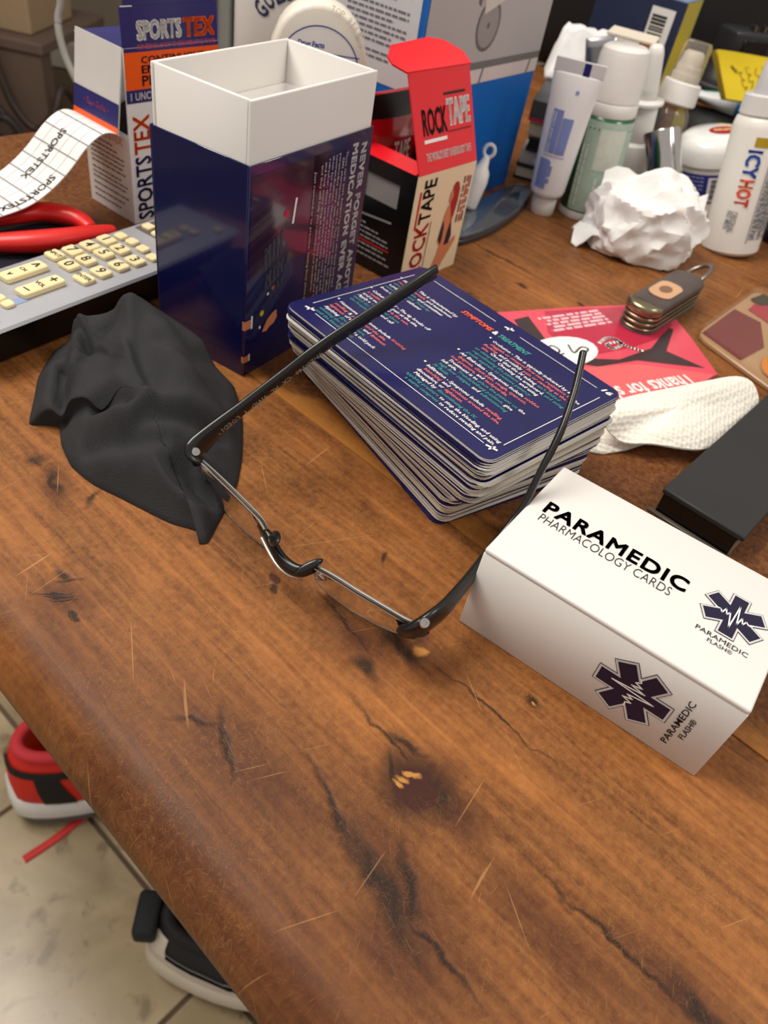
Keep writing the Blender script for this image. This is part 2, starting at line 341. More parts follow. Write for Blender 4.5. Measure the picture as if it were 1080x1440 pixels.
    DARK = [(-0.1965, 0.5080, 0.05, 0.042, 0, 0.5), (-0.1697, 0.5112, 0.02, 0.012, 0, 0.5), (-0.2377, 0.4987, 0.03, 0.006, -40, 0.6), (-0.8102, 0.3122, 0.03, 0.0022, 50, 0.5), (-0.7997, 0.3182, 0.028, 0.002, 50, 0.5), (-0.7899, 0.3210, 0.022, 0.002, 50, 0.5), (-0.8368, 0.3434, 0.012, 0.008, 20, 0.4), (-0.3860, 0.5965, 0.022, 0.014, 0, 0.45), (-0.3752, 0.6640, 0.035, 0.014, 0, 0.5), (-0.3807, 0.7109, 0.02, 0.01, 0, 0.6), (-0.1636, 0.7541, 0.013, 0.01, 0, 0.5), (-0.1341, 0.3711, 0.085, 0.016, -14, 0.55), (-0.2530, 0.3979, 0.07, 0.006, -22, 0.6), (-0.1178, 0.4008, 0.05, 0.01, -40, 0.6), (-0.0358, 0.3683, 0.06, 0.004, -5, 0.6), (-0.4255, 0.3542, 0.05, 0.005, -28, 0.6), (-1.1163, 0.4517, 0.012, 0.014, 0, 0.6), (-1.0387, 0.4468, 0.03, 0.005, -16, 0.6), (-0.9649, 0.4757, 0.02, 0.006, -60, 0.6), (-0.8227, 0.3439, 0.018, 0.004, 60, 0.6), (-0.6028, 0.5887, 0.012, 0.0075, -10, 0.25), (-0.7516, 0.3140, 0.014, 0.0055, 0, 0.2), (-0.5287, 0.7890, 0.014, 0.005, -40, 0.6), (-1.0225, 1.9199, 0.02, 0.012, 0, 0.5), (-1.0735, 1.7243, 0.03, 0.014, 0, 0.5), (-0.8483, 1.9881, 0.016, 0.006, 0, 0.5), (-0.5021, 2.3891, 0.02, 0.008, 0, 0.5), (0.2276, 0.5515, 0.03, 0.012, 0, 0.6), (0.1163, 0.5425, 0.12, 0.003, 0, 0.7), (-0.2021, 0.6870, 0.09, 0.0025, 0, 0.7), (-0.4800, 0.6330, 0.06, 0.003, -10, 0.7), (-0.2733, 0.5339, 0.07, 0.003, -5, 0.7), (-1.1866, 2.0119, 0.1, 0.006, 0, 0.6), (-0.4800, 0.6330, 0.012, 0.004, 30, 0.6), (-0.2479, 0.5453, 0.03, 0.005, 20, 0.6), (-0.1662, 0.5227, 0.012, 0.02, 0, 0.7), (-0.4816, 0.3413, 0.03, 0.004, 40, 0.7)]
    PUTTY = [(-0.1944, 0.5041, 0.037, 0.03, -30, 0.1), (-0.6181, 0.6051, 0.016, 0.0085, -10, 0.2)]
    CHIP = [(-0.2169, 0.5202, 0.014, 0.0045, 30, 0.3), (-0.2223, 0.5047, 0.01, 0.004, 30, 0.4), (-0.2207, 0.4938, 0.007, 0.004, 0, 0.4), (-0.3553, 0.6876, 0.012, 0.009, 0, 0.4), (-0.1606, 0.7498, 0.004, 0.003, 0, 0.4)]
    brown = many(STAIN_FALLOFF); col = mix(math_('MULTIPLY', brown, .72), col, lin((62, 28, 18)))
    dark = many(DARK); col = mix(math_('MULTIPLY', dark, .86), col, lin((27, 17, 14)))
    red = many(PUTTY); col = mix(math_('MULTIPLY', red, .95), col, lin((62, 30, 24)))
    chip = many(CHIP); col = mix(math_('MULTIPLY', chip, .8), col, lin((196, 138, 66)))
    # fine scratches in several directions, only where the top is worn
    mask = ramp(noise_(scaled(14, 14), 1, 2), .40, .62)
    scr = None
    for k, ang in enumerate((.3, .75, 1.15, 1.6, 1.9, 2.3, 2.7, -.4)):
        n = N('ShaderNodeTexNoise'); n.inputs['Scale'].default_value = 1; n.inputs['Detail'].default_value = 1; n.inputs['Distortion'].default_value = .25
        L(scaled(70 + 17 * k, 2300 + 260 * k, ang), n.inputs['Vector'])
        s = ramp(n.outputs['Fac'], .735, .80); scr = s if scr is None else math_('MAXIMUM', scr, s)
    sf = math_('MULTIPLY', scr, mask)
    col = mix(math_('MULTIPLY', sf, .34), col, lin((206, 150, 92)))
    mic = None
    for k, ang in enumerate((.2, .8, 1.3, 1.8, 2.4, 2.9)):
        n = N('ShaderNodeTexNoise'); n.inputs['Scale'].default_value = 1; n.inputs['Detail'].default_value = 1; n.inputs['Distortion'].default_value = .4
        L(scaled(260 + 31 * k, 3100 + 310 * k, ang), n.inputs['Vector']); s = ramp(n.outputs['Fac'], .66, .76); mic = s if mic is None else math_('MAXIMUM', mic, s)
    mmask = ramp(noise_(scaled(30, 30), 1, 3), .34, .66)
    col = mix(math_('MULTIPLY', math_('MULTIPLY', mic, mmask), .2), col, lin((214, 160, 96)))
    long_ = None
    for k, ang in enumerate((.55, 1.4, 2.05)):
        n = N('ShaderNodeTexNoise'); n.inputs['Scale'].default_value = 1; n.inputs['Detail'].default_value = 0; n.inputs['Distortion'].default_value = .15
        L(scaled(17 + 5 * k, 900 + 120 * k, ang), n.inputs['Vector']); s = ramp(n.outputs['Fac'], .855, .885); long_ = s if long_ is None else math_('MAXIMUM', long_, s)
    col = mix(math_('MULTIPLY', long_, .34), col, lin((212, 160, 104)))
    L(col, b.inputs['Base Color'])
    rg = math_('ADD', math_('MULTIPLY', mot, .2), .40); rg = math_('ADD', rg, math_('MULTIPLY', sf, .15)); L(rg, b.inputs['Roughness'])
    b.inputs['Specular IOR Level'].default_value = .22
    h = math_('ADD', math_('MULTIPLY', grain, .4), math_('MULTIPLY', mot, .25)); h = math_('SUBTRACT', h, math_('MULTIPLY', dark, .7)); h = math_('SUBTRACT', h, math_('MULTIPLY', sf, .5))
    bp = N('ShaderNodeBump'); bp.inputs['Strength'].default_value = .35; bp.inputs['Distance'].default_value = .0006; L(h, bp.inputs['Height']); L(bp.outputs['Normal'], b.inputs['Normal'])
    return m
def table():
    WOOD = wood_material()
    t = thing('dining_table', 'worn brown wooden table with knots, cracks and scratches carrying everything', 'table', (0, 0, -TZ), EA)
    X0, X1 = -2.58, 2.9; th = .15
    def top(p): return [Vector((v.x, v.y, v.z + TZ)) for v in p]
    ys = [.183, .957, 1.72, 2.43, 3.17, 3.92, 5.6]
    for i, (a, c) in enumerate(zip(ys, ys[1:])):
        g = 0.0014
        if i == 0:      # front plank: its edge is rounded over
            R = .085; prof = [(c - g, -th), (a + R * .5, -th)] + [(a + R - R * math.cos(u), -R + R * math.sin(u)) for u in [math.pi / 2 * k / 8 for k in range(9)]] + [(c - g - .0012, 0), (c - g, -.002)]
        elif i == len(ys) - 2:
            R = .075; prof = [(a + g, -.002), (a + g + .0012, 0)] + [(c - R + R * math.sin(u), -R + R * math.cos(u)) for u in [math.pi / 2 * k / 8 for k in range(9)]] + [(c - R * .5, -th), (a + g, -th)]
        else: prof = [(a + g, -th), (a + g, -.002), (a + g + .0012, 0), (c - g - .0012, 0), (c - g, -.002), (c - g, -th)]
        n = len(prof); V = [(X0, y, z + TZ) for y, z in prof] + [(X1, y, z + TZ) for y, z in prof]
        F = [(k, n + k, n + (k + 1) % n, (k + 1) % n) for k in range(n)] + [tuple(range(n)), tuple(range(2 * n - 1, n - 1, -1))]
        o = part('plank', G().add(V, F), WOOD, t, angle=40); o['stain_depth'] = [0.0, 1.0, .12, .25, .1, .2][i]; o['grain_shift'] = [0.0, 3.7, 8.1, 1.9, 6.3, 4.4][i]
    # frame under the top and four turned legs, set back from the edge
    part('apron', G().join(box(-1.40, 2.4, .95, 1.01, TZ - .5, TZ - th)).join(box(-1.40, 2.4, 4.9001, 4.96, TZ - .5, TZ - th)).join(box(-1.40, -1.34, 1.0101, 4.9, TZ - .5, TZ - th)).join(box(2.4001, 2.46, .95, 4.96, TZ - .5, TZ - th)), WOOD, t)
    for x in (-1.3, 2.3):
        for y in (1.02, 4.8):
            part('leg', lathe([(.09, 0), (.11, .05), (.1, .2), (.13, .8), (.15, 1.6), (.12, 2.1), (.14, 2.2), (.14, TZ - th)], 16).xf(Matrix.Translation((x, y, 0))), WOOD, t, smooth=True)
table()
# ------------------------------------------------------------------ logo used on the two white faces: six armed star with a pulse line
def star_pts(R, wd, grow=0.0):
    pts = []
    hw = wd / 2 + grow
    for k in range(6):
        a = math.radians(90 + 60 * k); d = Vector((math.cos(a), math.sin(a))); n = Vector((-d.y, d.x))
        pts += [tuple(d * (R + grow) - n * hw), tuple(d * (R + grow) + n * hw)]
        b = math.radians(120 + 60 * k); pts.append((math.cos(b) * hw * 2, math.sin(b) * hw * 2))
    return pts
def star_logo(parent, fr, cx, cy, R, rot, wr=.50):
    def put(name, g, m, eps, label=None): decal(name, turn(g, rot, cx, cy), m, parent, fr, eps, label)
    put('logo_border', flat(star_pts(R, R * wr, R * .085)), INK, .0010)
    put('logo_border', flat(star_pts(R, R * wr, R * .065)), mat('pale_silver_ink', (206, 204, 204), .4), .0013)
    put('logo_star', flat(star_pts(R, R * wr, 0)), PNAVY, .0016, 'dark navy six armed star')
    ecg = [(-.62, 0), (-.45, .02), (-.38, -.12), (-.30, .16), (-.22, -.10), (-.14, .08), (0.0, -.62), (.06, .62), (.18, -.30), (.26, .12), (.34, -.16), (.42, .06), (.52, -.06), (.64, 0)]
    put('logo_pulse_line', line2([(x * R, y * R) for x, y in ecg], R * .045), PWHITE, .0019, 'white heartbeat line across the star')
# ------------------------------------------------------------------ white lid box lying on the right
def lid_box():
    wd, dp, h, yaw, bx, by = (0.4292, 0.2816, 0.1823, -0.4877, 0.1646, 0.8434)
    t = thing('box_lid', 'white cardboard box lid lettered in black, lying open side down by the glasses', 'box lid', (bx, by, 0), yaw)
    th = .011
    bm = bmesh.new()
    g = G()
    g.join(box(0, wd, 0, dp, h - th, h, .004, 2))
    part('top_panel', g, WHITE, t, angle=50)
    part('side_panel', box(0, wd, 0, th, 0, h - th + .001, .0015), WHITE, t, 'front panel with a dark star', angle=50)
    part('side_panel', box(0, wd, dp - th, dp, 0, h - th + .001, .0015), WHITE, t, angle=50)
    part('side_panel', box(0, th, th, dp - th, 0, h - th + .001, .0015), WHITE, t, angle=50)
    part('side_panel', box(wd - th, wd, th, dp - th, 0, h - th + .001, .0015), WHITE, t, angle=50)
    BT = ((0.1646, 0.8434, 0.1823), (0.8834, -0.4686, 0.0000), (0.4686, 0.8834, 0.0000)); BF = ((0.1646, 0.8434, 0.0000), (0.8834, -0.4686, 0.0000), (0.0000, 0.0000, 1.0000))
    g = fit(bolder('PARAMEDIC', .034, .030, sx=1.5, res=4, sp=1.12), .026, .279, .143, .176)
    decal('title_print', g, INK, t, BT, label='black bold title lettering')
    decal('title_print', fit(text('PHARMACOLOGY CARDS', 1, bold=-.012, sx=1.3, res=4), .030, .262, .119, .139), mat('soft_black_ink', (48, 48, 50), .5), t, BT, label='thin black subtitle lettering')
    star_logo(t, BT, .356, .153, .046, 0, .48)
    decal('logo_print', fit(text('PARAMEDIC', 1, sx=1.5), .316, .396, .0875, .0970), INK, t, BT)
    decal('logo_print', fit(text('FLASH®', 1, sx=1.5), .338, .376, .0755, .0840), INK, t, BT)
    star_logo(t, BF, .291, .086, .056, 90, .50)
    decal('logo_print', turn(fit(text('PARAMEDIC', 1, sx=1.5, bold=.01), -.054, .054, 0, .0105), 90, .371, .084), INK, t, BF)
    decal('logo_print', turn(fit(text('FLASH®', 1, sx=1.5, bold=.01), -.026, .024, 0, .0095), 90, .386, .084), INK, t, BF)
lid_box()

# ------------------------------------------------------------------ tall navy box with its white inner tray standing out of it
def navy_box():
    wd, dp, h1, h2, ins, yaw, ax, ay = (0.4047, 0.2439, 0.5710, 0.4610, 0.0049, 1.1396, -0.3768, 1.4118)
    t = thing('card_box', 'tall navy glossy cardboard box with its open white inner sleeve standing out', 'box', (ax, ay, 0), yaw)
    e = ins; th = .009
    g = G()
    part('outer_panel', box(-e, wd + e, -e, -.0005, 0, h2, .0012), NAVY, t, 'right hand navy panel with white lettering', angle=40)
    part('outer_panel', box(-e, wd + e, dp + .0005, dp + e, 0, h2, .0012), NAVY, t, angle=40)
    part('outer_panel', box(-e, -.0005, -.0005, dp + .0005, 0, h2, .0012), NAVY, t, 'plain navy panel on the left', angle=40)
    part('outer_panel', box(wd + .0005, wd + e, -.0005, dp + .0005, 0, h2, .0012), NAVY, t, angle=40)
    part('bottom_panel', box(0, wd, 0, dp, 0, .01), NAVY, t)
    s = []
    for nm, b in (('front', box(0, wd, 0, th, .0105, h1, .003, 2)), ('back', box(0, wd, dp - th, dp, .0105, h1, .003, 2)), ('a', box(0, th, th, dp - th, .0105, h1 - .0005, .002)), ('b', box(wd - th, wd, th, dp - th, .0105, h1 - .0005, .002))):
        part('inner_panel', b, WHITE, t, 'white inner sleeve wall', angle=50)
    part('inner_ledge', box(th, wd - th, th, dp - th, h1 - .20, h1 - .19), BOARD_IN, t, 'white floor inside the sleeve')
    part('lining', G().join(box(th, wd - th, dp - th - .004, dp - th - .0005, h1 - .189, h1 - .085)).join(box(wd - th - .004, wd - th - .0005, th, dp - th - .0045, h1 - .189, h1 - .085)), BOARD_IN, t, 'second white board layer inside')
    AR = ((-0.3745, 1.4054, 0.0000), (0.4180, 0.9085, 0.0000), (0.0000, 0.0000, 1.0000))
    M90 = lambda g, x, y: turn(g, -90, x, y)
    # reading from top to bottom along the right hand edge
    decal('title_print', M90(fit(bolder('NEVER FORGET ANOTHER', .04, .03, sx=1.2, sp=1.08), 0, .405, 0, .021), .372, .434), PWHITE, t, AR, label='white capitals running down the panel')
    decal('title_print', M90(fit(bolder('MEDICATION EVER AGAIN', .04, .03, sx=1.2, sp=1.08), 0, .408, 0, .021), .338, .438), PWHITE, t, AR, label='white capitals running down the panel')
    rows = ['These cards were designed by medics who know how hard', 'EMS pharmacology can be. They cover each medication that', 'paramedics carry, with indications, doses, side effects and', 'contraindications. Whether you are a new student learning', 'them for the first time or a medic who needs a quick', 'refresher, these cards make it easier to study, quiz', 'and keep every drug at hand. Carry them with you on shift,', 'and they will help you remember your medication.', '', 'Just remember to practise: saving lives since your first call']
    g = G()
    for i, r_ in enumerate(rows):
        if r_: g.join(M90(fit(text(r_, 1, bold=.012, res=1), 0, .0060 * len(r_), 0, .0095), .313 - i * .0125 + (0 if i < 8 else .002), .428 - (.012 if i == 1 else 0) - .004 * max(0, i - 4)))
    decal('paragraph_print', g, mat('dim_white_ink', (176, 168, 164), .5), t, AR, label='small white paragraph')
    # plum rectangles over the navy, then odds and ends of the picture on the panel
    decal('picture_print', G().join(rect(.006, .235, .235, .44)).join(rect(.20, .25, .05, .44)), mat('plum_field', (44, 20, 46), .13, coat=.6), t, AR, .0006, 'deep plum field behind the lettering')
    decal('picture_print', poly([(.118 + .008 * math.cos(k), .344 + .008 * math.sin(k)) for k in [i * math.pi / 5 for i in range(10)]]), mat('raspberry_ink', (190, 30, 62), .4), t, AR, label='small red dot')
    decal('picture_print', line2([(.149, .367), (.142, .318)], .006), PWHITE, t, AR, label='small white stroke')
    g = G(); rr = random.Random(5)
    for x0, y0, nn, hh in ((.055, .235, 5, .050), (.060, .190, 6, .036), (.076, .168, 4, .020)):
        for k in range(nn):
            x = x0 + .0125 * k; y = y0 + .006 * k; g.join(poly([(x, y), (x + .008, y + .004), (x + .0065, y + hh + .004), (x - .002, y + hh)]))
            if rr.random() < .7: g.join(rect(x, x + .011, y + hh * rr.uniform(.3, .9), y + hh * .95))
    decal('picture_print', g, mat('slate_ink', (58, 62, 76), .4), t, AR, label='slanted grey block lettering')
    decal('picture_print', G().join(rect(-.003, .018, .118, .139)).join(rect(-.003, .013, .036, .052)).join(poly([(.058, .092), (.066, .105), (.075, .118), (.092, .128), (.105, .131), (.108, .112), (.098, .100), (.082, .096), (.074, .089)])).join(poly([(.083, .190), (.092, .196), (.097, .188), (.088, .184)])), SKIN, t, AR, label='orange hands of the drawing')
    decal('picture_print', G().join(rect(.019, .024, .115, .146)).join(rect(.014, .019, .036, .053)).join(poly([(.046, .108), (.050, .112), (.053, .107), (.049, .102)])).join(poly([(.068, .181), (.074, .184), (.076, .179), (.070, .176)])), PWHITE, t, AR)
    decal('picture_print', poly([(.047, .142), (.052, .147), (.060, .145), (.061, .137), (.054, .132), (.048, .137)]), mat('mustard_ink', (196, 176, 30), .5), t, AR, label='small yellow dot')
    AL = ((-0.6048, 1.5114, 0.0000), (0.9085, -0.4180, -0.0000), (0.0000, 0.0000, 1.0000))
    decal('picture_print', G().join(rect(dp + 2 * e - .006, dp + 2 * e - .0005, .118, .139)).join(rect(dp + 2 * e - .006, dp + 2 * e - .0005, .036, .052)), SKIN, t, AL, label='orange hands of the drawing')
navy_box()

# ------------------------------------------------------------------ the deck of flash cards: every card its own object
def card_deck():
    cwd, cdp, ch, yaw, cx, cy = (0.3892, 0.5594, 0.2380, 0.8707, 0.1485, 0.9821)
    L, W = cdp, cwd            # long side, short side
    n = 92; tt = ch / n
    EDGE = mat('card_stock', (224, 219, 211), .5, var=.05)
    # card body centred on its origin: x along the long side, printed face up
    cb = prism(rrect(-L / 2, L / 2, -W / 2, W / 2, .022, 4), 0, tt * .93)
    nv = len(rrect(0, 1, 0, 1, .1, 4))
    def body(facecol, name):
        g = G().join(cb); g.m = [1 if len(f) > 6 and all(g.v[i].z > tt * .5 for i in f) else 0 for f in g.f]
        return mesh(name, g, [EDGE, facecol])
    white_f = mat('card_white_face', (214, 210, 204), .35)
    meN = body(NAVY_C, 'flash_card'); meW = body(white_f, 'flash_card')
    # dark edged cards: some show the navy print at their rim
    g = G().join(cb); meD = mesh('flash_card', g, [NAVY_C])
    g = G().join(cb); meC = mesh('flash_card', g, [mat('cream_stock', (200, 188, 162), .5)])
    top_c = Vector((cx, cy, 0)) + Vector((math.cos(yaw), math.sin(yaw), 0)) * W / 2 + Vector((-math.sin(yaw), math.cos(yaw), 0)) * L / 2
    a0 = yaw - math.pi / 2       # direction of the text on the top card
    X = Vector((math.cos(a0), math.sin(a0), 0)); Y = Vector((-X.y, X.x, 0))
    # lean of the pile: (height fraction, front corner moved along the long side, along the short side, turn in degrees)
    key = [(0.0, -.083, .030, -9.6), (.03, -.083, .033, -8.7), (.06, -.080, .033, -8.2), (.25, -.072, .032, -7.2), (.44, -.058, .026, -5.6), (.455, -.030, .014, -3.6), (.60, -.014, .008, -1.6), (.82, -.004, .003, -.4), (.93, 0, 0, 0), (1, 0, 0, 0)]
    def shift(f):
        for a, b in zip(key, key[1:]):
            if f <= b[0]:
                s = (f - a[0]) / (b[0] - a[0]); fx, fy, tw = [a[k] + (b[k] - a[k]) * s for k in (1, 2, 3)]; th = math.radians(tw)
                return fx + (-L / 2 * math.cos(th) - W / 2 * math.sin(th)) + L / 2, fy + (-L / 2 * math.sin(th) + W / 2 * math.cos(th)) - W / 2, tw
    r = random.Random(3)
    dark = {0, 1, 2, 9, 10, 22, 23, 24, 34, 35, 43, 44, 52, 61, 62, 66, 70, 71, 75, 78, 81, 84, 86, 88, 89}
    cream = {5, 14, 15, 29, 48, 49, 50, 57, 58, 64, 73}
    for i in range(n):
        f = i / (n - 1); du, dv, tw = shift(f); last = i == n - 1
        j = 0 if last else 1
        if i in (33, 40, 46, 55, 68, 80): du += .007
        if i in (28, 51, 60, 74): du -= .006
        c = top_c + X * (du + j * r.uniform(-.0035, .0035)) + Y * (dv + j * r.uniform(-.003, .003))
        ang = a0 + math.radians(tw + j * r.uniform(-.5, .5))
        me = meN if last else (meD if i in dark else meC if i in cream else (meW if i % 3 else meN))
        o = bpy.data.objects.new('flash_card', me); COL.objects.link(o)
        o.location = (c.x * K, c.y * K, (TZ + i * tt) * K); o.rotation_euler = (0, 0, ang)
        if last: tag(o, 'top card of the thick deck, navy face printed with coloured text', 'flash card', 'flash cards in the thick deck'); top = o
        elif i == 0: tag(o, 'navy edged lowest card of the deck, lying on the wooden table', 'flash card', 'flash cards in the thick deck')
        else: tag(o, 'rounded flash card within the thick deck under the navy top card', 'flash card', 'flash cards in the thick deck')
    # print on the top card
    def put(name, g, m, label=None, eps=.0008, kind=None):
        G2 = G().join(g, Matrix.Translation((-L / 2, -W / 2, tt * .93 + eps)) @ Matrix.Diagonal((L / .5255, W / .3657, 1, 1))); part(name, G2, m, top, label, kind=kind)
    g = G()
    for p in ([(.055, .030), (.488, .030)], [(.509, .055), (.509, .315)], [(.487, .336), (.30, .336)], [(.235, .336), (.06, .336)], [(.022, .05), (.022, .315)]): g.join(line2(p, .0013))
    for (x, y) in ((.035, .032), (.503, .032), (.035, .338), (.268, .340)):
        g.join(line2([(x - .009, y - .002), (x + .009, y + .003)], .004)); g.join(line2([(x, y - .006), (x + .002, y + .007)], .003))
    put('border_print', g, PWHITE, 'thin white border lines')
    put('heading_print', fit(text('SYMPTOMS', 1, bold=.03, shear=.2), .176, .256, .296, .310), mat('orange_ink', (238, 92, 52), .5), 'orange heading')
    put('heading_print', fit(text('&', 1, bold=.03), .260, .271, .296, .310), PWHITE)
    put('heading_print', fit(text('TREATMENT', 1, bold=.03, shear=.2), .275, .352, .296, .310), PTEAL, 'teal heading')
    put('number_print', fit(text('16', 1, bold=.03, shear=.2), .496, .516, .336, .349), PWHITE, 'white card number')
    B = {
     'r1': ['wOcclusion - This is typically indicated by a', 'rsluggish or stopped flow rate, resistance to|wthe', 'rflushing,|wand possibly|rpain or swelling at the IV', 'rsite.|wCheck that the IV tubing|tisn\'t kinked', 'tor clamped,|wChecking the armboard,|tand using', 'trepositioning the patient|wand using', 't gentle aspirate to restore patency.'],
     'r2': ['wAir Embolism - Symptoms include|rsudden', 'rdyspnea, chest pain, cough, cyanosis,', 'rlow pressure,|wand|rtachycardia.', 'wTreatment is to|tplace the patient on|wthe', 'wleft side,|tTrendelenburg position,|wgive', 'thigh flow oxygen,|wand|tadministering', 't IV fluids.'],
     'r3': ['wInfiltration - Symptoms include|rswelling,', 'rblanching|wand|rcoolness around the site,', 'wdiscomfort, or|rtightness.', 'wManaged by|tdiscontinuing the IV,', 'tapplying pressure|wto stop the bleeding, and using', 't a warm compress|wto reduce swelling and pain.'],
     'l1': ['wPhlebitis - This is characterised by', 'rredness, warmth,|wand tenderness', 'talong the vein,|wand sometimes', 'wa palpable|tcord. Treat by', 'tremoving the|wcatheter', 'wfrom the arm.'],
     'l2': ['wCatheter Shear - The tip breaks off', 'ra sudden sharp|wpain at the site,', 'wand it may travel|rin the vein.', 'wApply a|ttourniquet above', 'twatch for shock|wand call', 't the hospital.'],
     'l3': ['wHematoma - Symptoms include|rbruising,', 'rswelling|w&|rpain around the site,', 'rtightness|wof the skin, and|rfirmness.', 'wApplying|tdirect pressure,', 'televating the limb|wand a cold pack', 't until the bleeding stops.'],
    }
    place = {'r1': (.283, .272), 'r2': (.282, .185), 'r3': (.281, .100), 'l1': (.030, .272), 'l2': (.034, .186), 'l3': (.040, .098)}
    acc = {'w': G(), 'r': G(), 't': G()}; dots = G()
    for k, rows in B.items():
        x0, y0 = place[k]; dots.join(rect(x0 - .012, x0 - .008, y0 + .006, y0 + .010))
        for i, row in enumerate(rows):
            x = x0 + (.006 if i and k[0] == 'r' and i % 2 else 0)
            for run in row.split('|'):
                g = text(run[1:], .0112, bold=.012, sx=1.0 if k[0] == 'r' else 1.02, shear=.15, res=1)
                wdt = max(p.x for p in g.v); acc[run[0]].join(g, Matrix.Translation((x, y0 - i * .0122, 0))); x += wdt + .0035
    put('paragraph_print', acc['w'], PWHITE, 'white words', kind='stuff'); put('paragraph_print', acc['r'], PRED, 'coral words', kind='stuff'); put('paragraph_print', acc['t'], PTEAL, 'teal words', kind='stuff'); put('bullet_print', dots, PWHITE)
card_deck()

# ------------------------------------------------------------------ half rimmed glasses
def glasses():
    t = thing('eyeglasses', 'half-rimmed glasses with black temples, lenses down on the table', 'glasses', (-.13, .86, 0))
    FR_ = mat('black_acetate', (20, 20, 21), .3, var=.1, coat=.2); WIRE = mat('pale_metal_rim', (214, 210, 204), .42, metal=.75)
    LENS = mat('lens_glass', (250, 250, 250), .0, trans=1.0, ior=1.38, var=0.0)
    EDGEM = mat('lens_cord', (205, 198, 188), .3, trans=.5)
    # lens outlines in table coordinates, upper edge then lower edge
    topL = [(-0.3376, 1.0030, 0.0860), (-0.2965, 0.9626, 0.0980), (-0.2543, 0.9264, 0.1020), (-0.2200, 0.9017, 0.0980), (-0.1990, 0.8881, 0.0920), (-0.1861, 0.8780, 0.0820)]
    botL = [(-0.1825, 0.8902, 0.0450), (-0.1819, 0.9054, 0.0080), (-0.2159, 0.9270, 0.0030), (-0.2622, 0.9605, 0.0020), (-0.3066, 1.0009, 0.0060), (-0.3313, 1.0110, 0.0400)]
    topR = [(-0.0921, 0.8201, 0.0820), (-0.0569, 0.7951, 0.0950), (-0.0168, 0.7704, 0.1020), (0.0255, 0.7518, 0.1020), (0.0576, 0.7413, 0.0980), (0.0826, 0.7421, 0.0880)]
    botR = [(0.0849, 0.7621, 0.0450), (0.0809, 0.7774, 0.0180), (0.0468, 0.7910, 0.0040), (-0.0108, 0.8120, 0.0020), (-0.0546, 0.8345, 0.0040), (-0.0852, 0.8387, 0.0300)]
    for tp, bt in ((topL, botL), (topR, botR)):
        loop = smooth_path([Vector(p) for p in tp + bt + tp[:1]], 4)[:-1]
        c = sum(loop, Vector()) / len(loop)
        nrm = Vector()
        for a, b in zip(loop, loop[1:] + loop[:1]): nrm += (a - c).cross(b - c)
        nrm.normalize()
        n = len(loop); th = .0035
        # shallow dome: ring at 55 percent plus centre
        def sheet(off): return [p + nrm * off for p in loop] + [c + (p - c) * .55 + nrm * (off + .005) for p in loop] + [c + nrm * (off + .007)]
        A = sheet(th); Bk = sheet(-th); V = A + Bk; m = 2 * n + 1; F = []
        for i in range(n):
            j = (i + 1) % n
            F += [(i, j, n + j, n + i), (n + i, n + j, 2 * n), (m + j, m + i, m + n + i, m + n + j), (m + n + j, m + n + i, m + 2 * n), (j, i, m + i, m + j)]
        ln = part('lens', G().add(V, F), LENS, t, smooth=True, world=True, label='clear lens')
        k = len(tp)
        part('rim_wire', tube(smooth_path([Vector(p) + Vector((0, 0, .002)) for p in tp], 6), .0055, .0042, 8), WIRE, t, smooth=True, world=True, label='pale metal bar along the lens top')
        part('rim_wire', tube(smooth_path([Vector(p) + Vector((.004, -.006, .006)) for p in tp], 6), .0026, .0026, 6), mat('dark_rim_groove', (70, 66, 62), .4, metal=.6), t, smooth=True, world=True)
        part('lens_cord', tube(smooth_path([Vector(p) for p in tp[-1:] + bt + tp[:1]], 4), .0026, None, 6), EDGEM, t, smooth=True, world=True, label='thin clear cord round the lens edge')
    # bridge with its two pad arms
    br = [(-0.1857, 0.8770, 0.0780), (-0.1677, 0.8564, 0.0700), (-0.1476, 0.8347, 0.0660), (-0.1276, 0.8212, 0.0660), (-0.1102, 0.8162, 0.0700), (-0.0928, 0.8186, 0.0800)]
    part('bridge', tube(smooth_path(br, 8), lambda f: .007 + .003 * math.sin(math.pi * f), lambda f: .010 + .004 * math.sin(math.pi * f), 10), FR_, t, smooth=True, world=True)
    def pad(c, ax_, up, a, b, th):
        X = Vector(ax_).normalized(); Zv = X.cross(Vector(up)).normalized(); Y = Zv.cross(X)
        g = lathe([(.001, -1), (.5, -.86), (.86, -.5), (1, 0), (.86, .5), (.5, .86), (.001, 1)], 14)
        for v in g.v: v.x *= a; v.y *= b; v.z *= th
        return g.xf(frame(c, X, Y, Zv))
    part('nose_pad', pad((-0.1644, 0.8462, 0.1000), (.25, -.55, .35), (.5, .4, .8), .030, .013, .006), FR_, t, smooth=True, world=True)
    part('nose_pad', pad((-0.0986, 0.8071, 0.0940), (.7, .45, .35), (-.3, .5, .8), .026, .008, .005), FR_, t, smooth=True, world=True)
    part('bridge_trim', tube(smooth_path([Vector(p) + Vector((-.006, -.004, -.011)) for p in br], 6), .003, None, 6), WIRE, t, smooth=True, world=True, label='metal strip under the bridge')
    # temples
    tl = [(-0.3458, 1.0117, 0.0800), (-0.3522, 1.0161, 0.0980), (-0.3390, 1.0357, 0.1160), (-0.2994, 1.0755, 0.1520), (-0.2271, 1.1360, 0.2140), (-0.1699, 1.1825, 0.2630), (-0.0804, 1.2703, 0.3180), (-0.0266, 1.3293, 0.3500), (-0.0011, 1.3617, 0.3620)]
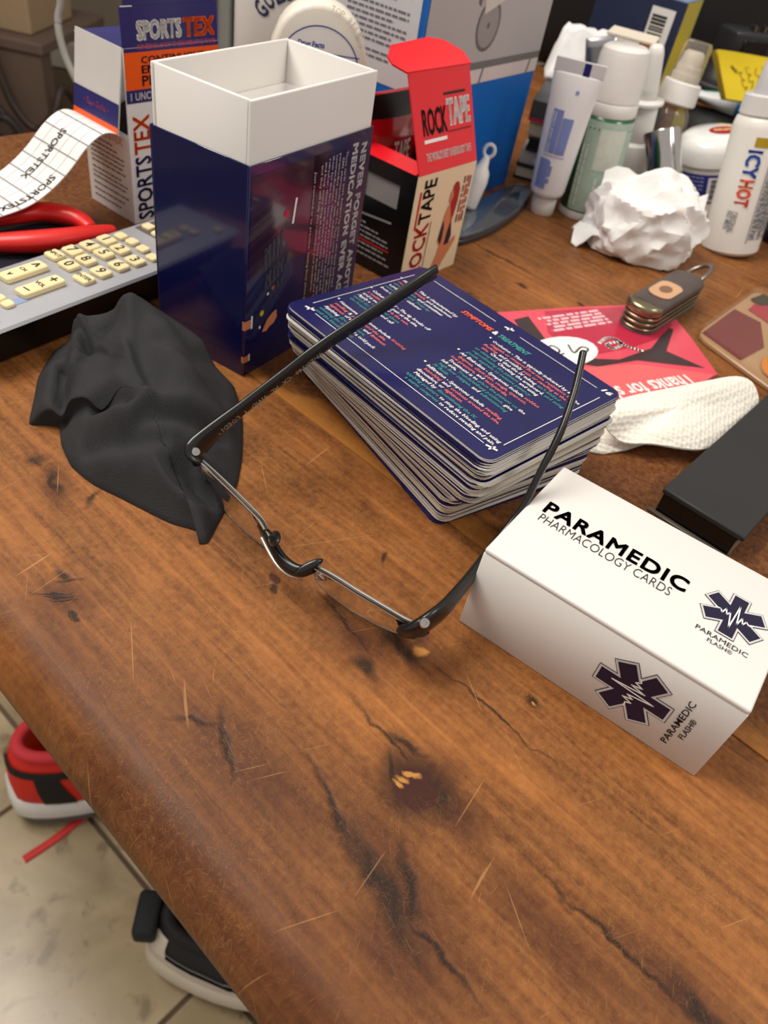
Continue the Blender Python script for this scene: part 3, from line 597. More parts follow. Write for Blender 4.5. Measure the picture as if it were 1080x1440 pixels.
    tr = [(0.0794, 0.7349, 0.0800), (0.0926, 0.7356, 0.0980), (0.1202, 0.7695, 0.1040), (0.1474, 0.8231, 0.1060), (0.1686, 0.8686, 0.1130), (0.1883, 0.9089, 0.1270), (0.2082, 0.9420, 0.1480), (0.2245, 0.9664, 0.1750), (0.2414, 1.0089, 0.2280), (0.2586, 1.0554, 0.2760), (0.2692, 1.1114, 0.3160), (0.2732, 1.1529, 0.3420), (0.2745, 1.1798, 0.3600)]
    def wdt(f): return .0052 if f > .12 else .0068
    def hgt(f): return .030 - .06 * f if f < .22 else (.0165 if f < .6 else .0165 - .006 * (f - .6) / .4)
    upv = (-.25, -.30, 1.0)
    L_ = part('temple', tube(smooth_path(tl, 6), lambda f: .012 - .005 * min(1, f * 2), lambda f: (.024 + .05 * f) if f < .15 else (.0295 - .058 * (f - .15) if f < .4 else .015), 12, up=upv), FR_, t, smooth=True, world=True, label='temple resting across the deck of cards')
    R_ = part('temple', tube(smooth_path(tr, 6), lambda f: .0125 - .012 * min(f, .5), lambda f: (.030 + .05 * f) if f < .12 else (.036 - .09 * (f - .12) if f < .4 else .0105), 12, up=(-.2, -.5, 1.0)), FR_, t, smooth=True, world=True, label='temple passing behind the white lid')
    for pos, tm, d, up_ in (((-0.3534, 1.0157, 0.0980), L_, Vector((.35, -.75, .6)), .016), ((0.0910, 0.7328, 0.1080), R_, Vector((.1, -.6, .8)), .019)):
        d.normalize(); p = Vector(pos) + d * up_; F_ = axis_frame(p, p + d)
        part('screw', lathe([(.0085, 0), (.0085, .004), (.007, .006), (.0035, .006), (.003, .003)], 14).xf(F_), CHROME, tm, angle=40, world=True, label='round metal hinge screw')
    # small pale lettering along the inside of the left temple
    a = Vector(tl[3]); b = Vector(tl[5]); X = (b - a).normalized(); nv = Vector((.62, -.48, .0)); nv = (nv - X * nv.dot(X)).normalized(); Y = nv.cross(X)
    g = fit(text('49-20-140  CX  AL  VIVID  Y  LOEDI Y', 1, res=1), 0, (b - a).length * 1.2, 0, .0105)
    part('temple_print', G().join(turn(g, 180, (b - a).length * 1.2, .012), frame(a + nv * .0115 - Y * .008 - X * .05, X, Y)), mat('pale_print', (150, 142, 128), .5), L_, 'small pale lettering', world=True)
glasses()

# ------------------------------------------------------------------ black microfibre cloth
def cloth():
    out = [(-0.6177, 1.4096, 0.1400), (-0.5752, 1.4062, 0.1300), (-0.5217, 1.4064, 0.1050), (-0.4608, 1.3875, 0.0850), (-0.4212, 1.3520, 0.0500), (-0.3724, 1.3323, 0.0200), (-0.3310, 1.2500, 0.0040), (-0.2995, 1.1406, 0.0030), (-0.2851, 1.0569, 0.0030), (-0.2856, 0.9851, 0.0030), (-0.2887, 0.9312, 0.0040), (-0.2911, 0.8940, 0.0040), (-0.3044, 0.8881, 0.0040), (-0.3187, 0.9155, 0.0030), (-0.3671, 0.9208, 0.0030), (-0.4185, 0.9367, 0.0030), (-0.4716, 0.9546, 0.0030), (-0.5330, 0.9745, 0.0030), (-0.5882, 1.0079, 0.0030), (-0.6310, 1.0588, 0.0030), (-0.6578, 1.1072, 0.0030), (-0.6886, 1.1031, 0.0030), (-0.7135, 1.0988, 0.0030), (-0.7412, 1.1752, 0.0030), (-0.7660, 1.2443, 0.0040), (-0.7747, 1.3319, 0.0100), (-0.7411, 1.3465, 0.0400), (-0.7270, 1.3499, 0.0900), (-0.6913, 1.3474, 0.1100), (-0.6533, 1.3769, 0.1100), (-0.6389, 1.3998, 0.1350)]
    P = [Vector(p) for p in out]; n = len(P)
    P2 = []
    for i in range(n):
        for k in range(5):
            t = k / 5; p0, p1, p2, p3 = P[i - 1], P[i], P[(i + 1) % n], P[(i + 2) % n]
            q = .5 * ((2 * p1) + (-p0 + p2) * t + (2 * p0 - 5 * p1 + 4 * p2 - p3) * t * t + (-p0 + 3 * p1 - 3 * p2 + p3) * t ** 3)
            P2.append(p1.lerp(p2, t) * .5 + q * .5)
    P = P2; n = len(P); c = Vector((-0.4761, 1.1053, 0.1200))
    crease = [  # from, to, height, width: ridges (+) and valleys (-)
        ((-0.5923, 1.3207, 0.1300), (-0.5087, 1.0696, 0.1200), .030, .024), ((-0.6001, 1.3632, 0.1300), (-0.4306, 1.1968, 0.1200), .045, .05), ((-0.7088, 1.3395, 0.1000), (-0.6556, 1.1801, 0.0900), .045, .016), ((-0.7011, 1.3429, 0.1000), (-0.6284, 1.3594, 0.1000), .02, .02),
        ((-0.6845, 1.2320, 0.0500), (-0.6127, 1.3207, 0.1000), -.022, .014), ((-0.5639, 1.1010, 0.1000), (-0.5035, 1.0819, 0.0800), -.045, .018), ((-0.5604, 1.0212, 0.0600), (-0.4170, 1.0287, 0.0600), -.03, .02), ((-0.4745, 1.0788, 0.0900), (-0.3237, 1.1651, 0.0500), .022, .028), ((-0.4680, 1.0587, 0.0700), (-0.3378, 1.1179, 0.0500), -.02, .014),
        ((-0.6433, 1.0994, 0.0300), (-0.6887, 1.2280, 0.0600), -.035, .014), ((-0.4953, 1.2502, 0.1200), (-0.3733, 1.2322, 0.0600), -.018, .02), ((-0.5732, 1.0119, 0.0300), (-0.3573, 0.9702, 0.0400), .014, .03), ((-0.7294, 1.2298, 0.0400), (-0.6911, 1.1196, 0.0200), .02, .02), ((-0.5573, 1.2082, 0.1300), (-0.4652, 1.0913, 0.1000), .018, .014), ((-0.3960, 1.0062, 0.0500), (-0.3034, 0.9242, 0.0100), .012, .02)]
    def seg(p, a, b):
        a = Vector(a).to_2d(); b = Vector(b).to_2d(); d = b - a; t = max(0, min(1, (p - a).dot(d) / d.length_squared)); return (p - (a + d * t)).length
    rings = 26; V = []; F = []
    for i in range(rings):
        s = 1 - i / rings
        for p in P:
            q = c.lerp(p, s); e = min(1, (1 - s) * 5)
            base = p.z + (.125 - p.z) * (1 - s ** 2.2) * 1.0
            z = base
            for a, b, h, wd in crease: z += h * math.exp(-(seg(q.to_2d(), a, b) / wd) ** 2) * e
            z = min(z, .012 + 1.1 * seg(q.to_2d(), (-.345, .99), (-.19, .90)), .10 + .9 * seg(q.to_2d(), (-0.3390, 1.0357, 0.1160), (-0.2860, 1.0962, 0.1600)))
            z += (noise.noise(q * 14) * .012 + noise.noise(q * 30) * .004) * e
            V.append(Vector((q.x, q.y, max(z, .0035))))
    V.append(Vector((c.x, c.y, .13)))
    for i in range(rings - 1):
        for k in range(n): F.append((i * n + k, i * n + (k + 1) % n, (i + 1) * n + (k + 1) % n, (i + 1) * n + k))
    F += [((rings - 1) * n + k, (rings - 1) * n + (k + 1) % n, rings * n) for k in range(n)]
    # hem: a second skin just below the rim gives the cloth its thickness
    m = len(V); V += [Vector((v.x, v.y, max(.0004, v.z - .003))) for v in V[:n]]
    F += [(k, m + k, m + (k + 1) % n, (k + 1) % n) for k in range(n)]
    org = Vector((c.x, c.y, 0))
    single('cleaning_cloth', G().add([v - org for v in V], F), mat('black_microfibre', (52, 52, 54), .95, var=.12, scale=60, bump=.35, bscale=1500, spec=.15), 'crumpled black microfibre cloth lying beside the tall navy box', 'cloth', org, smooth=True)
cloth()
# ------------------------------------------------------------------ more kit
def panel(x0, x1, y0, y1, fr, th=.004, bev=.0):      # a board lying in a face frame, its outer side on the frame's plane
    O, X, Y = fr; N = Vector(X).cross(Vector(Y)).normalized()
    return G().join(box(x0, x1, y0, y1, -th, 0, bev), frame(O, X, Y, N))
def sect(secs, z):
    for p, q in zip(secs, secs[1:]):
        if z <= q[2] or q is secs[-1]:
            t = (z - p[2]) / (q[2] - p[2]) if q[2] > p[2] else 0; return p[0] + (q[0] - p[0]) * t, p[1] + (q[1] - p[1]) * t
def loft(secs, n=28):     # sections (a, b, z): an oval body
    V = []; F = []; k0 = len(secs)
    for a, b, z in secs: V += [(a * math.cos(2 * math.pi * k / n), b * math.sin(2 * math.pi * k / n), z) for k in range(n)]
    for i in range(k0 - 1): F += [(i * n + k, i * n + (k + 1) % n, (i + 1) * n + (k + 1) % n, (i + 1) * n + k) for k in range(n)]
    F += [tuple(range(n))[::-1], tuple((k0 - 1) * n + k for k in range(n))]
    return G().add(V, F)
def loftpatch(secs, z0, z1, a0, a1, eps=.0012, na=12, nz=6):
    V = []; F = []
    for j in range(nz + 1):
        z = z0 + (z1 - z0) * j / nz; a, b = sect(secs, z)
        for i in range(na + 1):
            t = math.radians(a0 + (a1 - a0) * i / na); V.append(((a + eps) * math.cos(t), (b + eps) * math.sin(t), z))
    for j in range(nz):
        for i in range(na): q = j * (na + 1) + i; F.append((q, q + 1, q + na + 2, q + na + 1))
    return G().add(V, F)
def wrap(g, secs, a0, z0, eps=.002):   # lay flat lettering round a body: x runs round it from angle a0, y runs up from z0
    out = G(); out.f = list(g.f); out.m = list(g.m)
    for p in g.v:
        z = z0 + p.y; a, b = sect(secs, z); t = math.radians(a0) + p.x / max(a, b); out.v.append(Vector(((a + eps) * math.cos(t), (b + eps) * math.sin(t), z)))
    return out
def rounded(r, z0, z1, e):     # lathe profile of a cylinder with eased ends
    return [(r - e, z0), (r - e * .3, z0 + e * .3), (r, z0 + e), (r, z1 - e), (r - e * .3, z1 - e * .3), (r - e, z1)]
def bottle_thing(name, label, cat, base, top, group=None):
    t = thing(name, label, cat, base, 0, group); t['tilt'] = 0; F_ = axis_frame((0, 0, 0), Vector(top) - Vector(base)); del t['tilt']
    return t, F_

# ------------------------------------------------------------------ kinesiology tape carton with its strip
def tape_carton():
    SF = ((-0.8640, 2.0190, 0.0000), (0.5240, 0.8520, 0.0000), (0.0000, 0.0000, 1.0000)); SL = ((-1.0344, 2.1238, 0.0000), (0.8520, -0.5240, 0.0000), (0.0000, 0.0000, 1.0000)); D = .2; Wd = .3; H = .44
    t = thing('tape_carton', 'opened white, navy and orange sports tape carton at the left, lid raised', 'tape box', SF[0])
    PNV = mat('indigo_print', (42, 40, 104), .35); CW = mat('white_carton', (232, 230, 228), .42, var=.02); INSIDE = mat('grey_carton_inside', (206, 203, 200), .6)
    sfx = Vector(SF[1]); slx = Vector(SL[1]); O = Vector(SF[0])
    part('front_panel', panel(0, Wd, 0, H, SF), CW, t, world=True)
    back = (O - slx * D + sfx * Wd, -sfx, Vector((0, 0, 1))); right = (O + sfx * Wd, -slx, Vector((0, 0, 1)))
    part('back_panel', panel(0, Wd, 0, H - .01, back), CW, t, world=True)
    part('side_panel', panel(.004, D - .004, 0, H, right), CW, t, world=True)
    part('side_panel', panel(.004, D - .0045, 0, .235, SL), CW, t, world=True, label='white panel with small print')
    part('bottom_panel', G().join(box(.005, Wd - .005, .005, D - .005, .001, .005), frame(O, sfx, -slx)), CW, t, world=True)
    # door flap over the outlet, pushed outward at its foot
    X = slx; top = O - slx * (D - .004) + Vector((0, 0, H)); N = X.cross(Vector((0, 0, 1))); foot = top + Vector((0, 0, -.20)) + N * .030
    Y = (top - foot).normalized(); fl = (foot, X, Y); L_ = (top - foot).length
    door = part('outlet_flap', panel(0, D - .010, 0, L_, fl), INSIDE, t, 'pale flap over the tape outlet', world=True)
    def dd(nm, g, m, lab=None): return part(nm, G().join(g, frame(foot + N * .0012, X, Y)), m, door, lab, world=True)
    dd('flap_print', rect(0, D - .010, .018, .074), PNV, 'indigo band'); dd('flap_print', rect(0, D - .010, 0, .018), ORANGE, 'orange band')
    dd('flap_print', fit(text('• Tape Outlet •', 1), .045, .150, .036, .056), ORANGE, 'orange small lettering')
    # back edge of the open top and the upright lid on the front panel
    lidf = (O + Vector((0, 0, H)), sfx, (Vector((0, 0, 1)) + Vector(SF[1]).cross(Vector((0, 0, 1))) * -.04).normalized())
    lid = part('lid', panel(0, Wd, 0.0005, .088, lidf), PNV, t, 'indigo lid standing up', world=True)
    tk = panel(.012, Wd - .012, .0885, .19, lidf); part('tuck_flap', tk, PNV, lid, world=True)
    part('lid_crease', G().join(line2([(.001, .088), (.034, .088)], .0022), frame(Vector(lidf[0]) + Vector(SF[1]).cross(Vector((0, 0, 1))) * .001, lidf[1], lidf[2])), PWHITE, lid, world=True)
    bl = (O - slx * D + Vector((0, 0, H - .01)), sfx, (-slx * .5 + Vector((0, 0, -.2)) + slx).normalized())
    part('dust_flap', G().join(box(.01, Wd - .01, 0, .085, -.002, .002), frame(O - slx * (D - .006) + Vector((0, 0, H - .008)), sfx, (slx * .9 + Vector((0, 0, -.25))).normalized())), PNV, t, 'indigo flap folded across the open top', world=True)
    t2 = thing('tape_roll', 'roll of sports tape inside the orange banded carton, white gridded strip hanging out', 'tape roll', O + sfx * .15 - slx * .1 + Vector((0, 0, .006)))
    part('roll_body', lathe([(.02, 0), (.125, 0), (.125, .165), (.02, .165)], 28).xf(frame(O + sfx * .15 - slx * .183 + Vector((0, 0, .132)), Vector((0, 0, 1)), sfx, slx)), mat('black_tape_core', (16, 16, 16), .6), t2, 'dark wound tape', world=True, angle=40)
    d = lambda nm, g, m, lab=None, eps=.0012: decal(nm, g, m, t, SF, eps, lab)
    d('band_print', rect(0, Wd, .430, .4395), PNV, 'indigo band'); d('band_print', rect(0, Wd, .345, .430), ORANGE, 'orange band'); d('band_print', rect(0, Wd, .314, .345), PNV, 'indigo band')
    def dl(nm, g, m, lab=None): return part(nm, G().join(g, frame(Vector(lidf[0]) + Vector(SF[1]).cross(Vector((0, 0, 1))) * .0012, lidf[1], lidf[2])), m, lid, lab, world=True)
    dl('title_print', fit(bolder('SPORTS', .05, .045), .042, .180, .014, .058), PWHITE, 'white capitals'); dl('title_print', fit(bolder('TEX', .05, .045), .184, .288, .014, .058), ORANGE, 'orange capitals')
    dl('title_print', fit(text('KINESIOLOGY THERAPEUTIC TAPE', 1, bold=.01), .042, .290, -.004, .006), mat('rose_ink', (206, 84, 96), .5), 'small rose capitals')
    for i, (s, a, b) in enumerate((('CONTINUOUS', .404, .420), ('ENDLESS', .381, .400), ('PLUS', .352, .377))): d('band_lettering', fit(bolder(s, .012 + .02 * (i == 1), .012), .050, .050 + (.20, .14, .09)[i], a, b), mat('indigo_ink', (30, 26, 62), .4), None, .0022)
    d('band_lettering', fit(bolder('1 UNCUT ROLL', .02, .02), .012, .165, .320, .339), PWHITE, 'white capitals', .0022)
    d('side_lettering', turn(fit(bolder('SPORTS', .02, .02), 0, .172, 0, .052), 90, .066, .008), PNV, 'indigo capitals reading upward'); d('side_lettering', turn(fit(bolder('TEX', .02, .02), 0, .098, 0, .052), 90, .066, .186), ORANGE, 'orange capitals reading upward')
    g = G()
    for i, (z, l) in enumerate(((.185, .10), (.172, .12), (.159, .15), (.146, .15), (.133, .14), (.120, .15), (.102, .13), (.089, .16), (.076, .15), (.058, .16), (.040, .14), (.022, .12))): g.join(words(9, l, .0045, i), Matrix.Translation((.022, z, 0)))
    decal('small_print', g, mat('small_ink', (110, 100, 104), .5), t, SL, label='grey small print'); decal('small_print', fit(text('SPORTSTEX', 1, bold=.02), .03, .17, .200, .222), mat('faint_orange_ink', (226, 150, 120), .5), t, SL)
    # the strip: out of the outlet, away from the carton and down to the table
    n = Vector((-.524, -.852, 0)); Wv = Vector((.161, -.099, 0)) * .98
    S = O - slx * .100 + Vector((0, 0, 0))
    pth = [S + n * a + Vector((0, 0, z)) for a, z in ((.004, .222), (.03, .243), (.07, .250), (.12, .226), (.18, .175), (.24, .136), (.30, .112), (.37, .102), (.45, .098), (.55, .094), (.64, .090))]
    pth = smooth_path(pth, 6); V = []; F = []; m = len(pth)
    for k, p in enumerate(pth):
        for e in (-.0012, .0012):
            nn = Vector((0, 0, 1)) * .8 + n * .6; V += [p - Wv / 2 + nn * e, p + Wv / 2 + nn * e]
    for k in range(m - 1):
        a = 4 * k; b = a + 4; F += [(a + 2, a + 3, b + 3, b + 2), (a, b, b + 1, a + 1), (a, a + 2, b + 2, b), (a + 1, b + 1, b + 3, a + 3)]
    F += [(0, 1, 3, 2), (4 * m - 4, 4 * m - 2, 4 * m - 1, 4 * m - 3)]
    s = part('tape_strip', G().add(V, F), mat('backing_paper', (226, 225, 224), .5, var=.015), t2, 'white backing paper strip with a grid, hanging out of the outlet', world=True, smooth=False)
    # ruled grid and lettering on the strip: u across (0..1), v along in path steps
    def on_strip(u, v, lift=.0022):
        k = min(int(v), m - 2); f = v - k; p = pth[k].lerp(pth[k + 1], f); tn = (pth[min(k + 2, m - 1)] - pth[max(k - 1, 0)]).normalized(); nn = tn.cross(Wv).normalized(); nn = nn if nn.z > 0 else -nn
        return p + Wv * (u - .5) + nn * lift
    lens = [0]
    for a, b in zip(pth, pth[1:]): lens.append(lens[-1] + (b - a).length)
    def at_len(l):
        for k in range(m - 1):
            if lens[k + 1] >= l: return k + (l - lens[k]) / (lens[k + 1] - lens[k])
        return m - 1.001
    def strip_print(g, nm, mt, lab):
        q = G(); q.f = list(g.f); q.m = list(g.m); q.v = [on_strip(p.x, at_len(p.y)) for p in g.v]; part(nm, q, mt, s, lab, world=True)
    g = G(); l = .03
    while l < lens[-1] - .02: g.join(rect(.0, 1, l, l + .0030)); l += .0485
    strip_print(g, 'grid_print', mat('grid_ink', (120, 118, 120), .6), 'grey cross lines')
    g = G()
    for u in (.2, .4, .6, .8):
        l = .02
        while l < lens[-1] - .04: g.join(rect(u - .004, u + .004, l, l + .02)); l += .02
    strip_print(g, 'grid_print', mat('pale_grid_ink', (196, 195, 198), .6), 'pale long lines')
    g = G()
    for u0, l0 in ((.52, .12), (.94, .24), (.5, .42)):
        q = fit(text('SPORTSTEX', 1, bold=.02), 0, .17, 0, .125); g.join(G().add([(u0 - .16 + p.y, l0 + p.x, 0) for p in q.v], q.f))
    strip_print(g, 'strip_lettering', INK, 'black lettering along the strip')
tape_carton()

# ------------------------------------------------------------------ red, black and cream tape carton with raised red lid
def red_carton():
    RF = ((-0.0920, 1.9850, 0.0000), (0.5300, 0.8480, 0.0000), (0.0000, 0.0000, 1.0000)); RL = ((-0.3099, 2.1212, 0.0000), (0.8480, -0.5300, 0.0000), (0.0000, 0.0000, 1.0000)); RU = ((-0.0920, 1.9850, 0.3030), (0.5300, 0.8480, 0.0000), (-0.3205, 0.2003, 0.9258)); O = Vector(RF[0]); X = Vector(RF[1]); B = -Vector(RL[1]); Z = Vector((0, 0, 1)); H = .303; W = .257
    t = thing('tape_carton', 'small black and cream tape carton with red raised lid, behind the deck', 'tape box', RF[0])
    part('front_panel', panel(0, W, 0, H, RF), CREAM, t, 'cream panel with a picture of a woman', world=True)
    sd = G().join(panel(.003, .085, 0, H, RL)).join(panel(.202, W - .0045, 0, H, RL)).join(panel(.0851, .2019, 0, .198, RL)).join(panel(.0851, .2019, .262, H, RL))
    part('side_panel', sd, BLACKP, t, 'black panel with a window', world=True)
    part('window', panel(.084, .203, .196, .264, (O + B * W + Vector(RL[1]).cross(Z) * -.004, RL[1], Z), .002), mat('clear_film', (190, 186, 186), .15, trans=.5), t, 'clear film window', world=True)
    part('back_panel', panel(0, W, 0, H, (O + B * W + X * W, -X, Z)), RED, t, world=True)
    part('side_panel', panel(.0045, W - .0045, 0, H, (O + X * W, B, Z)), BLACKP, t, world=True)
    part('bottom_panel', G().join(box(.005, W - .005, .005, W - .005, .001, .005), frame(O, X, B)), BLACKP, t, world=True)
    # side dust flap leaning inward over the black panel
    part('dust_flap', panel(.01, W - .014, 0.0005, .050, (O + B * W + Z * H, RL[1], (Z * .30 + X * .9).normalized())), RED, t, 'red flap folded in', world=True)
    lid = part('lid', panel(0, W, 0.001, .232, RU, .004, .001), RED, t, 'red lid standing up', world=True)
    UPL = Vector(RU[2]); top = Vector(RU[0]) + UPL * .2325; tabdir = (B * .92 + Z * .40).normalized()
    pts = [(-.006, 0), (-.030, .030), (-.024, .055), (.02, .088), (.18, .100), (.235, .085), (.272, .040), (.263, 0)]
    tab = G().join(prism(pts, -.002, .002), frame(top, X, tabdir)); part('tuck_flap', tab, RED, lid, world=True)
    def dl(nm, g, m, lab=None): N = X.cross(UPL).normalized(); return part(nm, G().join(g, frame(Vector(RU[0]) + N * .0012, X, UPL)), m, lid, lab, world=True)
    dl('title_print', fit(bolder('ROCK', .025, .02), .034, .136, .088, .150), INK, 'black capitals'); dl('title_print', fit(bolder('TAPE', .05, .04), .138, .240, .100, .164), PWHITE, 'white capitals')
    dl('title_print', rect(.132, .225, .172, .178), INK); dl('title_print', rect(.034, .130, .072, .080), PWHITE); dl('title_print', words(1, .10, .004, 5).xf(Matrix.Translation((.140, .086, 0))), mat('dark_red_ink', (120, 20, 24), .5))
    dl('slogan_print', fit(bolder("THE WORLD'S BEST KINESIOLOGY TAPE", .03, .03), .036, .232, .030, .050), PWHITE, 'small white capitals')
    d = lambda nm, g, m, lab=None, eps=.0012: decal(nm, g, m, t, RF, eps, lab)
    d('side_lettering', turn(fit(bolder('ROCK', .02, .02), 0, .158, 0, .058), 90, .082, .012), mat('deep_red_ink', (206, 34, 40), .5), 'red capitals reading upward'); d('side_lettering', turn(fit(bolder('TAPE', .02, .02), 0, .118, 0, .052), 90, .082, .172), INK, 'black capitals reading upward')
    d('side_lettering', rect(.016, .024, .16, .262), mat('deep_red_ink', (206, 34, 40), .5)); d('side_lettering', rect(.090, .0925, .02, .17), INK)
    # the printed figure: long red hair, bare arms, dark top
    P = lambda l: poly(l)
    d('picture_print', P([(.128, .005), (.15, .06), (.158, .115), (.172, .085), (.20, .08), (.215, .095), (.228, .10), (.232, .085), (.215, .06), (.19, .03), (.175, .005)]), SKIN, 'printed figure', .0010)
    d('picture_print', P([(.140, .100), (.146, .135), (.150, .172), (.160, .196), (.172, .205), (.185, .196), (.192, .165), (.196, .130), (.205, .100), (.190, .080), (.165, .075)]), SKIN, None, .0012)
    d('picture_print', P([(.143, .105), (.146, .135), (.152, .160), (.160, .140), (.162, .105), (.158, .085)]), PNAVY, 'dark top of the figure', .0014); d('picture_print', P([(.176, .080), (.180, .120), (.190, .155), (.198, .130), (.206, .105), (.200, .082)]), PNAVY, None, .0014)
    d('picture_print', P([(.158, .212), (.160, .235), (.170, .246), (.180, .240), (.184, .215), (.178, .204), (.166, .203)]), SKIN, 'face of the figure', .0014)
    d('picture_print', P([(.168, .205), (.176, .225), (.166, .250), (.176, .262), (.190, .260), (.200, .240), (.202, .205), (.196, .165), (.188, .150), (.180, .175)]), mat('red_hair_ink', (168, 30, 34), .5), 'long red hair of the figure', .0016)
    for i, (x0, mt) in enumerate(((.212, mat('small_ink', (110, 100, 104), .5)), (.226, mat('deep_red_ink', (206, 34, 40), .5)), (.238, mat('small_ink', (110, 100, 104), .5)))): d('small_print', turn(words(1, .13, .008, 40 + i), 90, x0 + .008, .14), mt)
    g = G()
    for i, z in enumerate((.125, .112, .099, .086, .066, .052, .036)): g.join(words(1, (.05, .09, .12, .12, .10, .11, .12)[i], .005, 60 + i), Matrix.Translation((.06 + .005 * i, z, 0)))
    decal('small_print', g, mat('pale_small_ink', (150, 146, 148), .5), t, RL, label='pale small print'); decal('small_print', rect(.03, .20, .076, .080), mat('deep_red_ink', (206, 34, 40), .5), t, RL)
    decal('window_print', line2([(.065, .148), (.10, .150), (.192, .158)], .006), mat('grey_line', (140, 138, 138), .3), t, RL, label='grey line under the window')  # grey stroke across the black panel
red_carton()
def pouch():
    RF = ((-0.0920, 1.9850, 0.0000), (0.5300, 0.8480, 0.0000), (0.0000, 0.0000, 1.0000)); RL = ((-0.3099, 2.1212, 0.0000), (0.8480, -0.5300, 0.0000), (0.0000, 0.0000, 1.0000)); X = Vector(RF[1]); B = -Vector(RL[1]); Z = Vector((0, 0, 1)); O = Vector(RF[0]) + X * .014 + B * .185 + Z * .008
    t = thing('tape_pouch', 'red glossy tape pouch with black top, standing inside the red lidded carton', 'pouch', O)
    pts = []
    g = G(); n = 10; mm = 8; V = []; F = []
    for s in (1, -1):
        for j in range(mm + 1):
            for i in range(n + 1):
                u = i / n; v = j / mm; th = .038 * (math.sin(math.pi * u) ** .6) * (1 - v ** 6) * (1 if v > .02 else .9) + .002
                V.append(Vector(O) + X * (.235 * u) + Z * (.425 * v) - B * s * th + B * .03)
    q = (n + 1) * (mm + 1)
    for j in range(mm):
        for i in range(n):
            a = j * (n + 1) + i; F += [(a, a + 1, a + n + 2, a + n + 1), (q + a, q + a + n + 1, q + a + n + 2, q + a + 1)]
    rim = [i for i in range(n + 1)] + [(j + 1) * (n + 1) - 1 for j in range(1, mm + 1)] + [mm * (n + 1) + i for i in range(n - 1, -1, -1)] + [j * (n + 1) for j in range(mm - 1, 0, -1)]
    for a, b in zip(rim, rim[1:] + rim[:1]): F.append((a, q + a, q + b, b))
    part('pouch_body', G().add(V, F), mat('red_film', (196, 22, 36), .16, var=.15, coat=.5), t, smooth=True, world=True)
    def face(u, v): th = .038 * (math.sin(math.pi * max(.001, min(.999, u))) ** .6) * (1 - v ** 6) + .002; return Vector(O) + X * (.235 * u) + Z * (.425 * v) - B * (th + .0015) + B * .03
    def onface(g): r = G(); r.f = list(g.f); r.m = list(g.m); r.v = [face(p.x, p.y) for p in g.v]; return r
    def grid(u0, u1, v0, v1, a=10, b=4):
        V = [(u0 + (u1 - u0) * i / a, v0 + (v1 - v0) * j / b, 0) for j in range(b + 1) for i in range(a + 1)]; return G().add(V, [(j * (a + 1) + i, j * (a + 1) + i + 1, (j + 1) * (a + 1) + i + 1, (j + 1) * (a + 1) + i) for j in range(b) for i in range(a)])
    part('pouch_top', onface(grid(0.005, .995, .86, .99)), BLACKP, t, 'black header of the pouch', world=True, smooth=True)
    part('title_print', onface(fit(bolder('TAPE', .02, .02), .42, .74, .60, .72)), PWHITE, t, 'white capitals', world=True); part('title_print', onface(fit(text('ROCK', 1, bold=.015), .06, .40, .58, .70)), INK, t, 'black capitals', world=True)
pouch()

